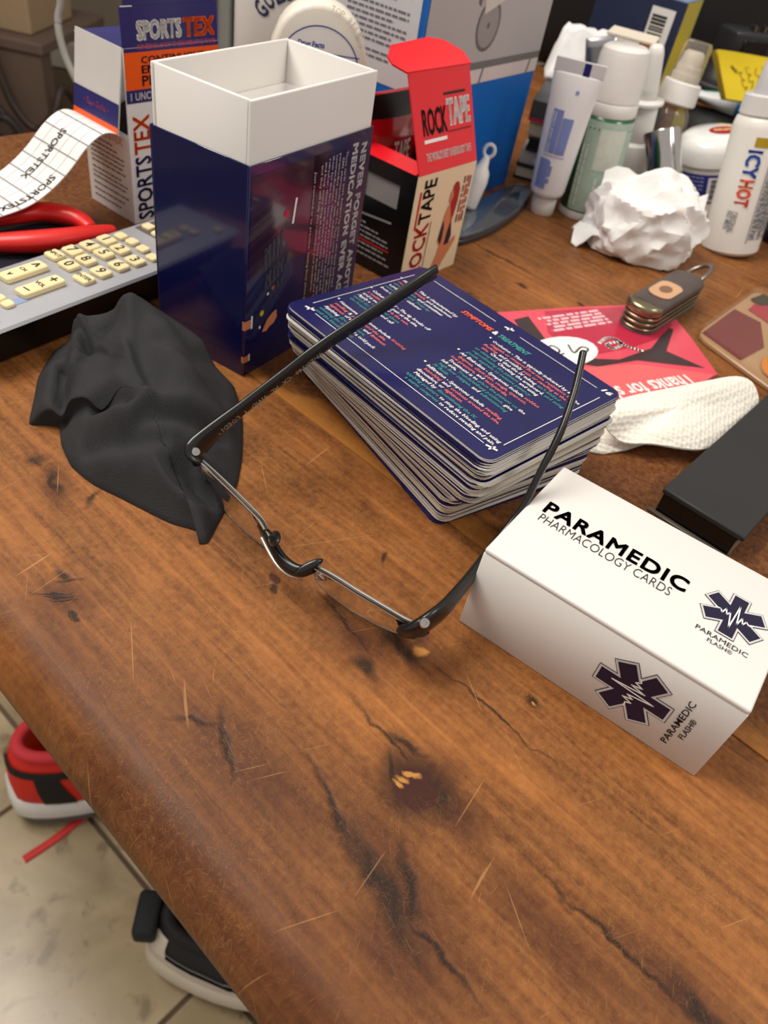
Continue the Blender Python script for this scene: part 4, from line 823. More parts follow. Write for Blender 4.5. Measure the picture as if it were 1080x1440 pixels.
# ------------------------------------------------------------------ the large white and blue product carton
def big_carton():
    CR = ((-0.1700, 2.3520, 0.0000), (0.4900, 0.8720, 0.0000), (0.0000, 0.0000, 1.0000)); CL = ((-0.6060, 2.5970, 0.0000), (0.8720, -0.4900, 0.0000), (0.0000, 0.0000, 1.0000)); O = Vector(CR[0]); X = Vector(CR[1]); B = -Vector(CL[1]); Z = Vector((0, 0, 1)); W = .715; D = .5; D2 = .33; H = .95
    t = thing('product_carton', 'large white and blue carton with grey product picture, behind the red lid', 'box', CR[0])
    CW = mat('white_carton', (232, 230, 228), .42, var=.02)
    part('front_panel', panel(0, W, 0, H, CR, .006), BLUE, t, world=True); part('side_panel', panel(D - D2, D - .0065, 0, H, CL, .006), BLUE, t, world=True)
    part('back_panel', panel(0, W, 0, H, (O + B * D2 + X * W, -X, Z), .006), CW, t, world=True); part('side_panel', panel(.0065, D2 - .0065, 0, H, (O + X * W, B, Z), .006), CW, t, world=True)
    part('top_panel', G().join(box(0, W, 0, D2, H + .0005, H + .006), frame(O, X, B)), CW, t, world=True)
    d = lambda nm, g, m, lab=None, eps=.0012: decal(nm, g, m, t, CR, eps, lab)
    d('picture_print', rect(.012, W, .445, H), mat('grey_picture', (176, 170, 170), .4, var=.08, scale=6), 'grey product picture'); d('picture_print', rect(.012, W, .424, .445), mat('dark_grey_picture', (112, 106, 106), .4), 'grey shelf line'); d('picture_print', rect(.012, W, .384, .424), mat('pale_picture', (214, 202, 200), .4)); 
    for x in (.36, .66): d('picture_print', line2([(x, .424), (x - .01, .384)], .010), mat('dark_grey_picture', (112, 106, 106), .4), None, .0016)
    ring = lambda cx, cy, r, n=20: [(cx + r * math.cos(2 * math.pi * k / n), cy + r * 1.05 * math.sin(2 * math.pi * k / n)) for k in range(n)]
    d('picture_print', poly(ring(.335, .540, .066)), mat('wheel_print', (98, 92, 92), .5), 'printed round wheel', .0015); d('picture_print', poly(ring(.335, .540, .056)), mat('wheel_inner_print', (150, 142, 142), .5), None, .0018); d('picture_print', poly(ring(.335, .540, .008)), mat('wheel_print', (98, 92, 92), .5), None, .0022)
    d('picture_print', poly([(.300, .570), (.40, .600), (.62, .665), (.62, .9), (.26, .9), (.27, .68)]), mat('pale_device_print', (206, 198, 190), .5), 'printed pale device', .0024); d('picture_print', poly([(.255, .60), (.272, .59), (.285, .9), (.262, .9)]), mat('wheel_print', (98, 92, 92), .5), None, .0021)
    decal('text_panel_print', rect(D - D2, .484, .388, H), mat('pale_grey_print', (206, 206, 210), .4, var=.03), t, CL, label='white panel of small print')
    g = G(); z = .86; i = 0
    while z > .44:
        if i % 7 == 4: z -= .010
        g.join(words(1, .215 - .05 * ((i * 7) % 3 == 2), .006, 90 + i), Matrix.Translation((.235, z, 0))); z -= .0145; i += 1
    decal('small_print', g, mat('grey_small_ink', (112, 112, 118), .5), t, CL, .002, 'grey paragraphs')
big_carton()

# ------------------------------------------------------------------ white powder bottles behind the navy box
def powder_bottles():
    t = thing('powder_bottle', 'tall white body powder bottle with arched navy lettering, behind the navy box', 'bottle', (-.625, 2.88, 0))
    secs = [(.19, .12, 0), (.205, .135, .02), (.205, .135, .62), (.19, .125, .74), (.12, .09, .80), (.07, .07, .82)]
    R = Matrix.Rotation(math.radians(14), 4, 'Z')
    part('bottle_body', loft(secs, 36).xf(R), WPLAST, t, smooth=True); part('cap', lathe(rounded(.07, .82, .90, .01), 24).xf(R), WPLAST, t, smooth=True)
    g = G(); st = 'GOLD BOND'
    for i, ch in enumerate(st):
        if ch == ' ': continue
        a = math.radians(150 - 120 * i / (len(st) - 1)); q = fit(bolder(ch, .03, .02), -.015, .015, 0, .058); q = turn(q, math.degrees(a) - 90, .125 * math.cos(a), .115 * math.sin(a)); g.join(q)
    part('title_print', wrap(g, secs, 272, .365).xf(R), mat('bottle_navy_ink', (34, 42, 82), .5), t, 'arched navy lettering')
    # the second: a flat round shouldered one
    t = thing('powder_bottle', 'cream round-shouldered flat bottle with blue ruled facts label, between navy box and carton', 'bottle', (-.415, 2.19, 0), math.radians(14))
    out = [(-.118, 0), (.118, 0), (.124, .02), (.124, .42), (.118, .455)] + [(.112 * math.cos(k), .455 + .095 * math.sin(k)) for k in [math.pi * j / 14 for j in range(1, 14)]] + [(-.118, .455), (-.124, .42), (-.124, .02)]
    M = Matrix(((1.02, 0, 0, 0), (0, 0, -1, 0), (0, 1.09, 0, 0), (0, 0, 0, 1)))
    CRM = mat('cream_plastic', (228, 222, 208), .36, var=.02)
    part('bottle_body', prism(out, -.05, .05, .012, 2).xf(M), CRM, t, angle=50)
    lab = [(-.10, .03), (.10, .03), (.10, .42)] + [(.096 * math.cos(k), .42 + .085 * math.sin(k)) for k in [math.pi * j / 14 for j in range(1, 14)]] + [(-.10, .42)]
    F_ = lambda g, e=.0512: G().join(g, Matrix.Translation((0, -e, 0)) @ M)
    lb = part('label', F_(poly(lab)), mat('white_label', (240, 239, 236), .4), t, 'white facts label')
    edge = [(.098 * math.cos(k), .42 + .087 * math.sin(k)) for k in [math.pi * j / 20 for j in range(0, 21)]]
    BI = mat('blue_ink', (40, 62, 160), .5)
    part('label_print', F_(G().join(line2(edge, .0028)).join(rect(-.098, .098, .452, .4545)).join(rect(-.02, .098, .402, .4045)), .0522), BI, lb, 'blue rules')
    part('label_print', F_(G().join(fit(text('Drug Facts', 1, bold=.03), -.055, .01, .460, .475)).join(fit(text('Purpose', 1, bold=.02), .03, .075, .436, .448)).join(fit(text('Skin drying', 1), .0, .078, .422, .433)).join(fit(text('Anti-itch', 1), .02, .078, .408, .418)), .0522), BI, lb, 'blue lettering')
    g = G()
    for i, ch in enumerate('TOP RELIEF'):
        if ch == ' ': continue
        a = math.radians(78 - 6.2 * i); q = fit(text(ch, 1), -.005, .005, 0, .012); g.join(turn(q, math.degrees(a) - 90, .106 * math.cos(a), .440 + .100 * math.sin(a)))
    part('embossed_lettering', F_(g, .0525), CRM, t, 'raised lettering on the shoulder')
powder_bottles()

# ------------------------------------------------------------------ remote control, slab and pliers at the left
def remote():
    yaw = math.radians(63.0); X = Vector((math.cos(yaw), math.sin(yaw), 0)); Y = Vector((-X.y, X.x, 0)); O = Vector((-0.8501, 1.2021, 0.1000)); O.z = 0
    t = thing('remote_control', 'silver remote control with cream keys and black underside at the left', 'remote', O, yaw)
    L = .90; Wd = .212
    SIL = mat('silver_paint', (182, 184, 190), .34, metal=.35, var=.04); BODY = mat('remote_black', (13, 12, 12), .4)
    prof = [(0.010, .088), (-.004, .095), (0, .101), (.010, .1045), (Wd - .012, .1045), (Wd, .098), (Wd - .004, .088)]
    def ext(prof, a, b):
        n = len(prof); V = [(a, y, z) for y, z in prof] + [(b, y, z) for y, z in prof]; return G().add(V, [(k, n + k, n + (k + 1) % n, (k + 1) % n) for k in range(n)] + [tuple(range(n)), tuple(range(2 * n - 1, n - 1, -1))])
    part('top_shell', ext(prof, 0, L), SIL, t, angle=30)
    part('bottom_shell', ext([(.012, .0878), (.030, .012), (.045, 0), (Wd - .05, 0), (Wd - .03, .015), (Wd - .012, .0878)], .004, L - .004), BODY, t, 'black underside', angle=30)
    KEY = mat('cream_rubber', (238, 220, 170), .45, var=.03); IK = mat('key_ink', (40, 38, 34), .5)
    def local(p): d = Vector(p) - O; return d.dot(X), d.dot(Y)
    def key(p, a, b, s=None, h=.010, sz=.6, r=.006, name='key', zt=.1045):
        x, y = local(p); g = prism(rrect(x - a / 2, x + a / 2, y - b / 2, y + b / 2, r, 2), zt, zt + h, .002)
        o = part(name, g, KEY, t, angle=40)
        if s:
            q = text(s, 1, bold=.01, res=2); xs = [v.x for v in q.v]; ys = [v.y for v in q.v]; cx = (min(xs) + max(xs)) / 2; cy = (min(ys) + max(ys)) / 2
            k = sz * .036; q.v = [Vector((x + (v.y - cy) * k, y - (v.x - cx) * k, zt + h + .0008)) for v in q.v]; part('key_print', q, IK, o)
        return o
    kp = {'1': (-0.7941, 1.6829, 0.1150), '2': (-0.7484, 1.6525, 0.1150), '3': (-0.6969, 1.6144, 0.1150), '4': (-0.8165, 1.6378, 0.1150), '5': (-0.7727, 1.6158, 0.1150), '6': (-0.7203, 1.5756, 0.1150), '7': (-0.8395, 1.5975, 0.1150), '8': (-0.7948, 1.5692, 0.1150), '9': (-0.7431, 1.5305, 0.1150), 'INPUT': (-0.8647, 1.5610, 0.1150), '0': (-0.8175, 1.5311, 0.1150), 'ENTER': (-0.7636, 1.4877, 0.1150)}
    for s, p in kp.items(): key(p, .034, .044 if s != 'INPUT' else .040, s, sz=1.0 if len(s) == 1 else .42)
    for p in ((-0.7739, 1.7194, 0.1150), (-0.7390, 1.7034, 0.1150), (-0.7034, 1.6798, 0.1150), (-0.6673, 1.6492, 0.1150)): key(p, .026, .030, None, .009)
    for p in ((-0.7345, 1.7986, 0.1150), (-0.7006, 1.7716, 0.1150)): key(p, .026, .030, None, .009)
    key((-0.8873, 1.4599, 0.1150), .105, .036, None, .013, name='rocker_key'); key((-0.8272, 1.4153, 0.1150), .105, .036, None, .013, name='rocker_key')
    def onkey(p, s, dx, k=.024, rot=0):
        x, y = local(p); q = text(s, 1, bold=.015); xs = [v.x for v in q.v]; ys = [v.y for v in q.v]; cx = (min(xs) + max(xs)) / 2; cy = (min(ys) + max(ys)) / 2
        q.v = [Vector((x + dx + (v.y - cy) * k, y - (v.x - cx) * k, .1045 + .0139)) for v in q.v]; part('key_print', q, IK, t)
    onkey((-0.8873, 1.4599, 0.1150), '^', .034, .04); onkey((-0.8873, 1.4599, 0.1150), 'v', -.034); onkey((-0.8873, 1.4599, 0.1150), 'CH', 0, .014); onkey((-0.8272, 1.4153, 0.1150), '+', .034, .036); onkey((-0.8272, 1.4153, 0.1150), '–', -.034, .036); onkey((-0.8272, 1.4153, 0.1150), 'VOL', 0, .015)
    for p in ((-0.8550, 1.3269, 0.1150), (-0.8804, 1.3407, 0.1150), (-0.8550, 1.2594, 0.1150)): key(p, .024, .024, None, .009)
    x, y = local((-0.8485, 1.3460, 0.1050)); part('panel_print', G().join(rect(x - .03, x + .03, y - .010, y + .012)).xf(Matrix.Translation((0, 0, .1053))), mat('pale_blue_print', (140, 156, 196), .4), t, 'pale blue printed mark')
    # grey back section at the top end
    part('top_plate', G().join(box(.56, L - .01, .03, Wd - .02, .1046, .1062, .0005)), mat('grey_plate', (104, 98, 96), .4, metal=.3), t, 'grey plate beyond the keys')
    # dark slab beyond the remote, carrying the pliers
    S = O + Y * (Wd + .022); t2 = thing('tablet', 'dark grey slab lying flat behind the silver remote, under red pliers', 'tablet', S, yaw)
    part('slab', prism(rrect(-.15, .585, 0, .30, .03, 5), 0, .036, .006, 2), mat('slate_plastic', (66, 70, 76), .35, var=.08), t2, angle=40)
    part('slab_rim', prism(rrect(-.14, .575, .010, .29, .025, 5), .0362, .038, .001), mat('slate_glass', (38, 42, 50), .12), t2, 'glossy dark face', angle=40)
remote()
def pliers():
    PR = mat('red_grip', (214, 30, 26), .38, var=.1, coat=.15)
    t = thing('pliers', 'red handled pliers lying on the dark slab, under the white strip', 'pliers', (-1.1092, 1.6521, 0.0400))
    part('handle', tube(smooth_path([(-0.8438, 1.8332, 0.0600), (-0.8780, 1.7823, 0.0640), (-0.9185, 1.7294, 0.0660), (-0.9769, 1.6815, 0.0660), (-1.0314, 1.6488, 0.0660), (-1.0980, 1.6100, 0.0660), (-1.1596, 1.5663, 0.0640)], 6), lambda f: .016 + .018 * math.sin(math.pi * min(1, f * 1.15 + .02)) ** .7, lambda f: .014 + .012 * math.sin(math.pi * min(1, f * 1.1 + .03)), 12), PR, t, smooth=True, world=True)
    part('handle', tube(smooth_path([(-0.8998, 1.8220, 0.0580), (-0.9423, 1.8506, 0.0620), (-0.9889, 1.8534, 0.0660), (-1.0439, 1.8373, 0.0660), (-1.0912, 1.7820, 0.0660), (-1.1384, 1.7147, 0.0640), (-1.1762, 1.6241, 0.0640)], 6), lambda f: .014 + .016 * math.sin(math.pi * min(1, f * 1.15 + .02)) ** .7, lambda f: .014 + .010 * math.sin(math.pi * min(1, f * 1.1 + .03)), 12), PR, t, smooth=True, world=True)
    part('jaws', tube(smooth_path([(-1.1558, 1.6048, 0.0660), (-1.1931, 1.5652, 0.0640), (-1.2345, 1.5209, 0.0600), (-1.2684, 1.4694, 0.0580)], 4), lambda f: .05 - .035 * f, lambda f: .024 - .008 * f, 8), STEEL, t, angle=50, world=True)
    part('pivot', lathe(rounded(.02, 0, .012, .003), 14).xf(Matrix.Translation((-1.1688, 1.5287, 0.0850))), STEEL, t, angle=40, world=True)
pliers()
# ------------------------------------------------------------------ the crowd of bottles and papers at the back right
def slab_tray():
    t = thing('glossy_tray', 'dark glossy round-cornered tray reflecting the blue carton, by the red lidded carton', 'tray', (.12, 2.6, 0))
    out = [(.062, 2.345), (.115, 2.42), (.175, 2.53), (.235, 2.68), (.272, 2.84), (.272, 2.90), (.255, 2.925), (.225, 2.925), (.13, 2.76), (.04, 2.60), (-.04, 2.46), (-.02, 2.38), (.03, 2.335)]
    P = smooth_path([(x, y, 0) for x, y in out + out[:1]], 4)[:-1]
    o = Vector((.12, 2.6, 0)); pts = [(p.x - o.x, p.y - o.y) for p in P]; c = Vector((sum(p[0] for p in pts) / len(pts), sum(p[1] for p in pts) / len(pts)))
    part('tray_base', prism(pts, 0, .018, .004), mat('tray_rubber', (52, 50, 50), .5), t, angle=40)
    part('tray_glass', prism([(c.x + (x - c.x) * .97, c.y + (y - c.y) * .97) for x, y in pts], .0185, .032, .004, 2), mat('tray_glass', (70, 80, 92), .07, coat=1.0, spec=.9), t, 'glossy reflecting top', angle=40)
slab_tray()
def dropper():
    b = Vector((.050, 2.585, .0325)); tp = Vector((.088, 2.63, .225)); t = thing('dropper', 'little white plastic dropper with ring tip before the blue carton', 'dropper', b)
    F_ = axis_frame((0, 0, 0), tp - b)
    part('dropper_body', lathe([(.03, 0), (.034, .01), (.036, .09), (.030, .12), (.018, .135), (.012, .16), (.010, .165)], 18).xf(F_), WPLAST, t, smooth=True)
    ring = [Vector((.017 * math.cos(k), 0, .182 + .019 * math.sin(k))) for k in [2 * math.pi * i / 16 for i in range(16)]]
    part('ring_tip', tube(ring, .0065, .0065, 8, up=(0, 1, 0), closed=True).xf(F_), mat('clear_white_plastic', (226, 230, 234), .3, trans=.2), t, smooth=True)
dropper()
def notebooks():
    yaw = math.radians(-9); o = Vector((.208, 3.065, 0)); X = Vector((math.cos(yaw), math.sin(yaw), 0)); Y = Vector((-X.y, X.x, 0))
    lst = [('notebook', 'black notebook at the foot of the stack beyond the blue carton', 'notebook', .31, .52, 0, .055, (22, 22, 24), .0, .0),
           ('paper_pad', 'pale grey paper pad on the black notebook in the stack', 'pad', .29, .50, .0555, .105, (198, 200, 206), .004, .01),
           ('black_case', 'flat black case in the stack between grey pad and white pad', 'case', .27, .48, .1055, .150, (20, 20, 22), .018, .0),
           ('paper_pad', 'cream and white paper pad in the stack under the yellow folder', 'pad', .27, .48, .1505, .192, (214, 206, 190), .006, .02),
           ('folder', 'thin yellow folder in the stack under the grey notebook', 'folder', .27, .47, .1925, .205, (222, 170, 60), .012, .015),
           ('notebook', 'dark grey notebook with magenta rim, topmost of its stack', 'notebook', .30, .50, .2055, .275, (70, 70, 74), .0, .0)]
    for nm, lab, cat, w_, d_, z0, z1, c, dx, dy in lst:
        p = o + X * dx + Y * dy; t = thing(nm, lab, cat, (p.x, p.y, z0), yaw)
        h = z1 - z0; cv = mat('cover_%d_%d_%d' % c, c, .5, var=.05)
        if cat == 'pad':
            n = 6
            for k in range(n): part('sheet_block', prism(rrect(random.uniform(0, .006), w_ - random.uniform(0, .006), random.uniform(0, .006), d_, .006, 2), h * k / n, h * (k + .94) / n), cv, t)
        else:
            e = min(.012, h * .18)
            part('back_cover', prism(rrect(0, w_, 0, d_, .012, 3), 0, e, .001), cv if z0 < .2 else mat('magenta_cover', (186, 40, 92), .45), t, angle=40)
            part('page_block', box(.006, w_ - .006, .006, d_ - .006, e, h - e), mat('page_edges', (206, 200, 190), .7) if cat != 'case' else cv, t)
            part('front_cover', prism(rrect(0, w_, 0, d_, .012, 3), h - e if z0 < .2 or cat == 'folder' else e, h, .001), cv, t, angle=40)
notebooks()
def blue_sheet():
    V = [(0.2441, 3.4704, 0.0200), (0.3101, 3.5173, 0.0050), (0.3272, 3.3148, 0.2100), (0.2936, 3.3007, 0.2350)]
    V = [Vector((.262, 3.015, .085)), Vector((.315, 2.985, .050)), Vector((.40, 3.005, .26)), Vector((.375, 3.012, .272))]
    n = (V[1] - V[0]).cross(V[2] - V[0]).normalized() * .002
    g = G().add([p - V[1] for p in V] + [p + n - V[1] for p in V], [(0, 1, 2, 3), (7, 6, 5, 4), (0, 4, 5, 1), (1, 5, 6, 2), (2, 6, 7, 3), (3, 7, 4, 0)])
    single('paper_sheet', g, mat('pale_blue_paper', (196, 214, 232), .6), 'pale blue paper corner leaning against the notebook stack', 'paper', V[1])
blue_sheet()
def folded_tissue_on_stack():
    c = Vector((.385, 3.47, .28)); V = []; F = []; n = 18; m = 12
    X = Vector((.99, .02, 0)); Y = Vector((0, 1, 0)); W = .27; D = .15
    for s in (0, 1):
        for j in range(m + 1):
            for i in range(n + 1):
                u = i / n - .5; v = j / m - .5; q = Vector((u * 6, v * 5, 3.3)); e = min(1, 8 * min(.5 - abs(u), .5 - abs(v)))
                z = (.012 + 0.15 * e * max(0, min(1, .35 + 1.6 * v)) ** 1.3 + .030 * e + .030 * abs(noise.noise(q)) * e + .012 * noise.noise(q * 3) * e) if s else -.001
                V.append(X * W * u + Y * D * v * (1 + .1 * u) + Vector((0, 0, max(z, -.001))))
    k = (n + 1) * (m + 1)
    for j in range(m):
        for i in range(n): a = j * (n + 1) + i; F += [(a + 1, a, a + n + 1, a + n + 2), (k + a, k + a + 1, k + a + n + 2, k + a + n + 1)]
    rim = [i for i in range(n + 1)] + [(j + 1) * (n + 1) - 1 for j in range(1, m + 1)] + [m * (n + 1) + i for i in range(n - 1, -1, -1)] + [j * (n + 1) for j in range(m - 1, 0, -1)]
    for a, b in zip(rim, rim[1:] + rim[:1]): F.append((a, b, k + b, k + a))
    o = Vector((c.x, c.y, .2775)); single('folded_napkin', G().add(V, F), mat('napkin_paper', (228, 228, 230), .8, bump=.3, bscale=400), 'white folded napkin lying on the dark grey notebook', 'napkin', (o.x, o.y, o.z), smooth=True)
folded_tissue_on_stack()
def ointment_tube():
    base = Vector((0.3198, 2.7807, 0.0000)); top = Vector((0.3045, 2.7472, 0.4750)); t, F_ = bottle_thing('ointment_tube', 'white squeeze tube with blue print, standing on its cap left of green bottle', 'tube', base, top)
    F_ = F_ @ Matrix.Rotation(math.radians(-10), 4, 'Z')
    part('cap', lathe([(.040, 0), (.0425, .004), (.0425, .052), (.038, .060)], 24).xf(F_), WPLAST, t, smooth=False, angle=40)
    secs = [(.036, .036, .0602), (.056, .054, .072), (.060, .056, .085), (.067, .044, .24), (.074, .022, .38), (.079, .007, .44), (.080, .004, .447)]
    BODY = mat('tube_laminate', (236, 235, 236), .3, var=.02); BL = mat('tube_blue_print', (124, 140, 198), .4, var=.1, scale=300)
    part('tube_body', loft(secs, 36).xf(F_), BODY, t, smooth=True)
    part('crimp', box(-.080, .080, -.0035, .0035, .447, .485, .001).xf(F_), mat('clear_crimp', (222, 222, 224), .3), t, 'flat crimped end'); part('crimp_mark', box(.012, .034, -.0045, .0045, .440, .482, .0005).xf(F_), mat('tube_navy', (28, 30, 104), .4), t, 'navy mark across the crimp')
    g = G()
    part('label_print', loftpatch(secs, .215, .345, 232, 262, .0015).xf(F_), BL, t, 'blue print field'); part('label_print', loftpatch(secs, .215, .325, 264, 292, .0015).xf(F_), BL, t); part('label_print', loftpatch(secs, .10, .195, 225, 258, .0015).xf(F_), BL, t)
    for i, (a, z, l) in enumerate(((262, .10, .09), (270, .12, .06))): part('label_print', wrap(turn(words(1, l, .010, 120 + i), 90), secs, a, z).xf(F_), BL, t)
    part('label_print', loftpatch(secs, .205, .208, 232, 296, .0016).xf(F_), mat('tube_line_ink', (160, 160, 186), .5), t); part('label_print', loftpatch(secs, .395, .405, 276, 284, .0016).xf(F_), BL, t)
    for i, (a, s) in enumerate(((236, 'EXTERNAL ANALGESIC'), (247, 'pain relief cream'))): part('label_lettering', wrap(turn(fit(text(s, 1, bold=.02), 0, .12, 0, .012), 90), secs, a, .218, .0026).xf(F_), mat('tube_white_ink', (226, 228, 240), .5), t, 'white lettering')
ointment_tube()
def green_bottle():
    base = Vector((0.4735, 2.8466, 0.0000)); top = Vector((0.4406, 2.8576, 0.5300)); t, F_ = bottle_thing('roll_on_bottle', 'tall roll-on bottle with pale green label and white cap, behind the tissue', 'bottle', base, top)
    H = (top - base).length; GB = mat('green_translucent', (30, 96, 62), .25, coat=.3); secs = [(.090, .090, .03), (.090, .090, .30), (.086, .086, .335)]
    part('bottle_base', lathe(rounded(.090, 0, .030, .006), 36).xf(F_), WPLAST, t, angle=40); part('bottle_body', loft(secs, 36).xf(F_), GB, t, 'dark green bottle wall', smooth=True)
    part('label', loftpatch(secs, .034, .325, 222, 345, .0012, 24).xf(F_), mat('pale_green_label', (172, 194, 178), .42, var=.12, scale=220), t, 'pale green label', smooth=True)
    part('label_print', loftpatch(secs, .175, .305, 255, 312, .0024, 16).xf(F_), mat('grey_green_print', (206, 210, 198), .5, var=.12, scale=260), t, 'grey printed panel', smooth=True)
    for i, a in enumerate((228, 238, 272, 288, 300)): part('label_print', wrap(turn(words(1, .10 if a > 250 else .2, .007, 150 + i), 90), secs, a, .05, .0026).xf(F_), mat('white_green_ink', (216, 226, 214), .5), t)
    part('collar', lathe([(.084, .335), (.0865, .338), (.0865, .372), (.084, .375)], 36).xf(F_), WPLAST, t, angle=40); part('cap', lathe([(.080, .3755), (.083, .380), (.080, H - .03), (.074, H - .008), (.062, H)], 36).xf(F_), WPLAST, t, 'tall white cap', angle=35)
green_bottle()
def pump_bottle():
    base = Vector((.665, 3.20, 0)); top = Vector((0.5885, 3.1790, 0.5000)); t, F_ = bottle_thing('nasal_spray', 'slim white spray bottle with flanged nozzle, between green bottle and clear bottle', 'spray bottle', base, top)
    H = (top - base).length
    part('bottle_body', lathe([(.070, 0), (.076, .01), (.076, .15), (.066, .18), (.048, .19)], 26).xf(F_), WPLAST, t, smooth=False, angle=35); secs = [(.076, .076, 0), (.076, .076, .15)]
    part('label_print', loftpatch(secs, .085, .089, 220, 320).xf(F_), mat('pink_ink', (222, 140, 140), .5), t); part('label_print', loftpatch(secs, .01, .06, 230, 300).xf(F_), mat('blue_label_ink', (120, 140, 206), .5), t)
    part('neck', lathe([(.050, .1905), (.052, .20), (.052, .30), (.046, .31)], 24).xf(F_), WPLAST, t, angle=35)
    part('flange', lathe([(.046, .3105), (.068, .318), (.068, .327), (.040, .334)], 24).xf(F_), WPLAST, t, angle=35); part('nozzle', lathe([(.040, .3345), (.038, .37), (.030, H - .03), (.024, H - .008), (.014, H)], 22).xf(F_), WPLAST, t, smooth=True)
pump_bottle()
def clear_spray():
    base = Vector((.775, 3.47, 0)); top = Vector((0.8032, 3.5170, 0.4850)); t, F_ = bottle_thing('spray_bottle', 'clear spray bottle with white collar and clear overcap, before yellow-sided box', 'spray bottle', base, top)
    H = (top - base).length; CL = mat('clear_plastic', (236, 236, 236), .04, trans=.92, ior=1.3, var=0)
    part('bottle_body', lathe([(.075, 0), (.085, .012), (.085, .20), (.078, .235), (.055, .265), (.048, .27)], 30).xf(F_), CL, t, 'clear bottle', smooth=True)
    part('liquid', lathe([(.070, .008), (.078, .016), (.078, .15)], 26).xf(F_), mat('grey_liquid', (120, 112, 104), .1, trans=.6, ior=1.33), t, smooth=True)
    part('collar', lathe([(.076, .2705), (.080, .276), (.074, .345), (.066, .350)], 30).xf(F_), WPLAST, t, 'white ribbed collar', angle=35)
    part('pump', lathe([(.050, .3505), (.050, .375), (.044, .378), (.044, .40), (.040, .402), (.036, H - .045), (.028, H - .035)], 24).xf(F_), WPLAST, t, angle=35); part('overcap', lathe([(.060, .351), (.058, .36), (.055, H - .012), (.048, H), (.001, H + .001)], 26).xf(F_), mat('clear_overcap', (226, 218, 204), .06, trans=.85, ior=1.12, var=0), t, 'clear overcap', smooth=True)
clear_spray()
def chrome_tube():
    base = Vector((0.8962, 3.3774, 0.0000)) + Vector((0, 0, .0)); base = Vector((.800, 2.955, .006)); top = Vector((.690, 3.075, .262)); t, F_ = bottle_thing('chrome_cap', 'shiny chrome cylinder leaning behind the crumpled tissue', 'cylinder', base, top)
    H = (top - base).length
    part('shell', lathe([(.050, 0), (.056, .004), (.066, H - .004), (.064, H), (.060, H), (.057, H - .02), (.001, H - .021)], 32).xf(F_), CHROME, t, angle=40); part('band', lathe([(.0602, H * .45), (.0612, H * .455), (.0618, H * .50), (.0610, H * .505)], 32).xf(F_), STEEL, t, 'satin band', angle=40)
chrome_tube()
def jar():
    base = Vector((0.9955, 3.2669, 0.0000)); top = Vector((0.9180, 3.2194, 0.2620)); base = Vector((.985, 3.225, 0)); t, F_ = bottle_thing('cream_jar', 'squat white jar with domed lid, red oval badge and blue label', 'jar', base, top)
    secs = [(.130, .130, .01), (.130, .130, .17)]
    part('jar_body', lathe([(.118, 0), (.130, .012), (.130, .168), (.122, .176)], 40).xf(F_), WPLAST, t, smooth=False, angle=40)
    part('lid', lathe([(.128, .1765), (.137, .184), (.137, .232), (.128, .255), (.108, .270), (.06, .277), (.001, .279)], 40).xf(F_), mat('glossy_white_plastic', (236, 236, 234), .14, coat=.5, var=.01), t, 'glossy domed lid', angle=50)
    ov = [(.020 + .050 * math.cos(k), -.006 + .040 * math.sin(k), .2795 - .0025) for k in [2 * math.pi * i / 20 for i in range(20)]]
    part('badge', poly([(p[0], p[1]) for p in ov], .2802).xf(F_), mat('badge_red', (176, 30, 44), .35), t, 'red oval badge'); part('badge_print', G().join(fit(text('RELIEF', 1, bold=.04), -.012, .050, -.014, .006)).xf(Matrix.Translation((0, 0, .2812))).xf(F_), mat('badge_cream', (232, 200, 140), .5), t)
    B = mat('jar_blue_label', (42, 50, 132), .35); part('label', loftpatch(secs, .055, .160, 205, 285, .0012, 20).xf(F_), B, t, 'blue label', smooth=True); part('label_print', loftpatch(secs, .062, .150, 259, 282, .0022, 10).xf(F_), mat('jar_label_white', (222, 224, 230), .4), t, 'white panel on the label', smooth=True)
    for k in range(12): part('barcode', loftpatch(secs, .068 + k * .0064, .068 + k * .0064 + (.0042 if k % 3 else .0026), 264, 278, .003, 4, 1).xf(F_), INK, t)
    for k in range(4): part('label_print', wrap(words(1, .10, .005, 170 + k), secs, 208, .146 - k * .014, .0022).xf(F_), mat('jar_print_ink', (150, 158, 214), .5), t)
jar()
